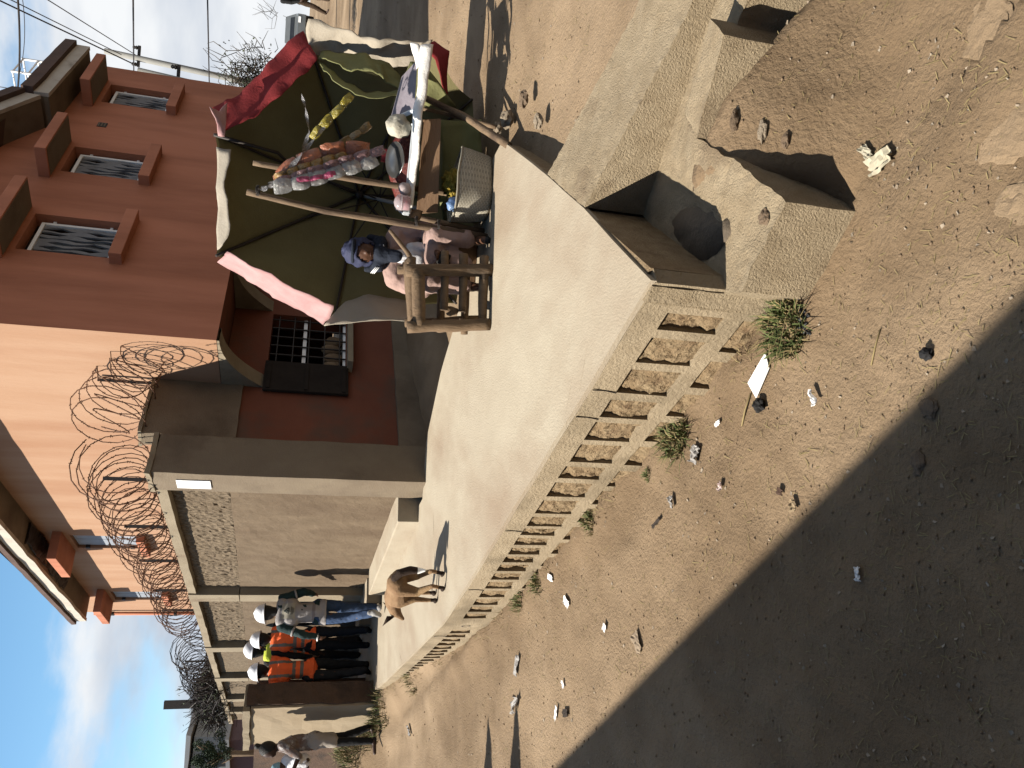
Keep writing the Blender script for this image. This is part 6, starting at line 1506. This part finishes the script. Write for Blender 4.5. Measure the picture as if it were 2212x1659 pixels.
scrap(1380, 1388, .12, .07, 5, 'flat brownish cardboard piece near the shade', mat('brown_card', (.42, .32, .22), None, 9, .9), .004, 19)
scrap(1220, 1478, .05, .03, 10, 'white scrap left of the long cardboard strip', M_paper, .004, 21)
scrap(1205, 1540, .10, .03, 15, 'narrow white paper strip near the left edge', M_paper, .006, 23)
scrap(1120, 1522, .14, .07, 30, 'folded grey-white carton far left on the dirt', M_plas, .03, 25, crumple=.02)
scrap(1225, 1540, .08, .05, 80, 'dark flat scrap beside the narrow strip', mat('dark_scrap', (.06, .045, .035), None, 9, .9), .004, 27)
scrap(888, 1578, .12, .09, 20, 'greyish plastic bag scrap near the standing woman', M_plas, .02, 29, crumple=.03)
scrap(1770, 860, .07, .022, 70, 'curled white strip on the near dirt', M_paper, .02, 31)
scrap(1912, 350, .10, .07, 60, 'torn pale yellow paper near the deep shadow of the apron', mat('yellow_paper', (.66, .60, .45), (.56, .5, .36), 20, .8), .008, 33, crumple=.015)
scrap(1880, 330, .05, .03, 10, 'smaller torn piece beside the yellow paper', mat('yellow_paper_b', (.60, .55, .42), None, 20, .8), .008, 35, crumple=.012)
scrap(1860, 1240, .05, .025, 30, 'pale scrap lying in the foreground shade', M_paper, .006, 37, crumple=.012)
scrap(1425, 1130, .09, .02, 5, 'dark narrow peel on the dirt', mat('dark_peel', (.05, .035, .025), None, 9, .8), .01, 39)
scrap(1690, 1062, .035, .03, 45, 'small dark brown chip on the dirt', mat('brown_chip', (.10, .055, .035), None, 9, .8), .004, 41)
scrap(1722, 1092, .05, .03, 20, 'dry leaf-coloured wrapper by the straw', mat('tan_wrapper', (.48, .36, .22), None, 9, .8), .01, 43, crumple=.012)
b = MB(); p0, p1 = gnd(1605, 920), gnd(1625, 850); b.tube([p0+Z*.006, p0.lerp(p1, .5)+Z*.012, p1+Z*.008], [.0035, .004, .003], 6); o = b.build('straw_stick', M_gdry, None, True); tag(o, 'pale straw stick pointing at the white sheet', 'stick')
b = MB(); p0, p1 = gnd(1885, 790), gnd(1905, 710); b.tube([p0+Z*.006, p0.lerp(p1, .5)+Z*.008+Vector((.005, 0, 0)), p1+Z*.006], [.0025, .003, .002], 6); o = b.build('straw_stick', M_gdry, None, True); tag(o, 'thin bent stick on the dirt in front of the largest tuft', 'stick')
# charcoal and ash by the largest tuft
ashp = gnd(1735, 690); b = MB()
for i in range(40):
    q = ashp+Vector((random.gauss(0, .035), random.gauss(0, .025), 0)); q.z = gz(q.x, q.y)+.004; b.blob(q, random.uniform(.004, .011), 1, (1, 1, .7), .4, 3, i)
o = b.build('charcoal_bits', mat('charcoal', (.03, .032, .036), (.12, .12, .125), 60, .8), None); tag(o, 'black charcoal crumbs in the largest grass tuft', kind='stuff')
# loose straw, chips and pebbles: too many to count
rnd = random.Random(5); stw = MB(); peb = MB(); pal = MB()
def inside_walk(x, y):
    s = (x-B2.x)*.57+(y-B2.y)*.82
    if x > .93+.45*(y-2.5) and s < -.42 and y < 3.2: return False
    if x > .75 and y < 2.45: return False
    return edge_q(x, y) > -.03 and s > -1.05 and y < 14
N_ = 0
while N_ < 7000:
    y = 1.5+12*rnd.random()**2.0; x = rnd.uniform(-.56, .56)*y*1.05
    if inside_walk(x, y) and not (x > 1.1 and (x-B2.x)*.57+(y-B2.y)*.82 > .9 and x > (y-5.4)*.47+1.75): continue
    if .35 < x < 1.0 and 2.45 < y < 3.7 and (x-B2.x)*.57+(y-B2.y)*.82 > -1.0 and edge_q(x, y) > 0: continue
    N_ += 1; dens = mn.noise(Vector((x*.9, y*.9, 3)))
    if dens < -.25 and rnd.random() < .7: continue
    z = gz(x, y)+.003; p = Vector((x, y, z)); a = rnd.uniform(0, 6.28); k = rnd.random()
    if k < .50:
        l = rnd.uniform(.004, .014)*(1+.16*y)*(1 if rnd.random() < .9 else 1.8); d = Vector((math.cos(a), math.sin(a), rnd.uniform(-.1, .25)))*l; s = Vector((-math.sin(a), math.cos(a), 0))*rnd.uniform(.0006, .0012)*(1+.14*y); (stw).add([p-d-s, p-d+s, p+d+s+Z*.002, p+d-s+Z*.002], [(0, 1, 2, 3)])
    elif k < .72:
        peb.blob(p, rnd.uniform(.0018, .0055)*(1+.14*y), 1, (1, rnd.uniform(.6, 1), .6), .5, 2, N_)
    elif k < .86:
        l = rnd.uniform(.002, .006)*(1+.16*y); d = Vector((math.cos(a), math.sin(a), .1))*l; s = Vector((-math.sin(a), math.cos(a), .2))*l*rnd.uniform(.4, .8); pal.add([p-d-s, p+d-s*.6, p+d+s, p-d*.7+s+Z*.004], [(0, 1, 2, 3)])
o = stw.build('loose_straw', M_gdry); tag(o, 'loose bits of straw scattered over the dirt', kind='stuff')
o = peb.build('pebbles', mat('clod', (.33, .235, .15), (.25, .17, .105), 30, .95)); tag(o, 'small pebbles and clods scattered over the dirt', kind='stuff')
o = pal.build('litter_chips', mat('pale_chip', (.50, .42, .32), (.36, .28, .2), 30, .9)); tag(o, 'tiny pale chips and dry leaves scattered over the dirt', kind='stuff')
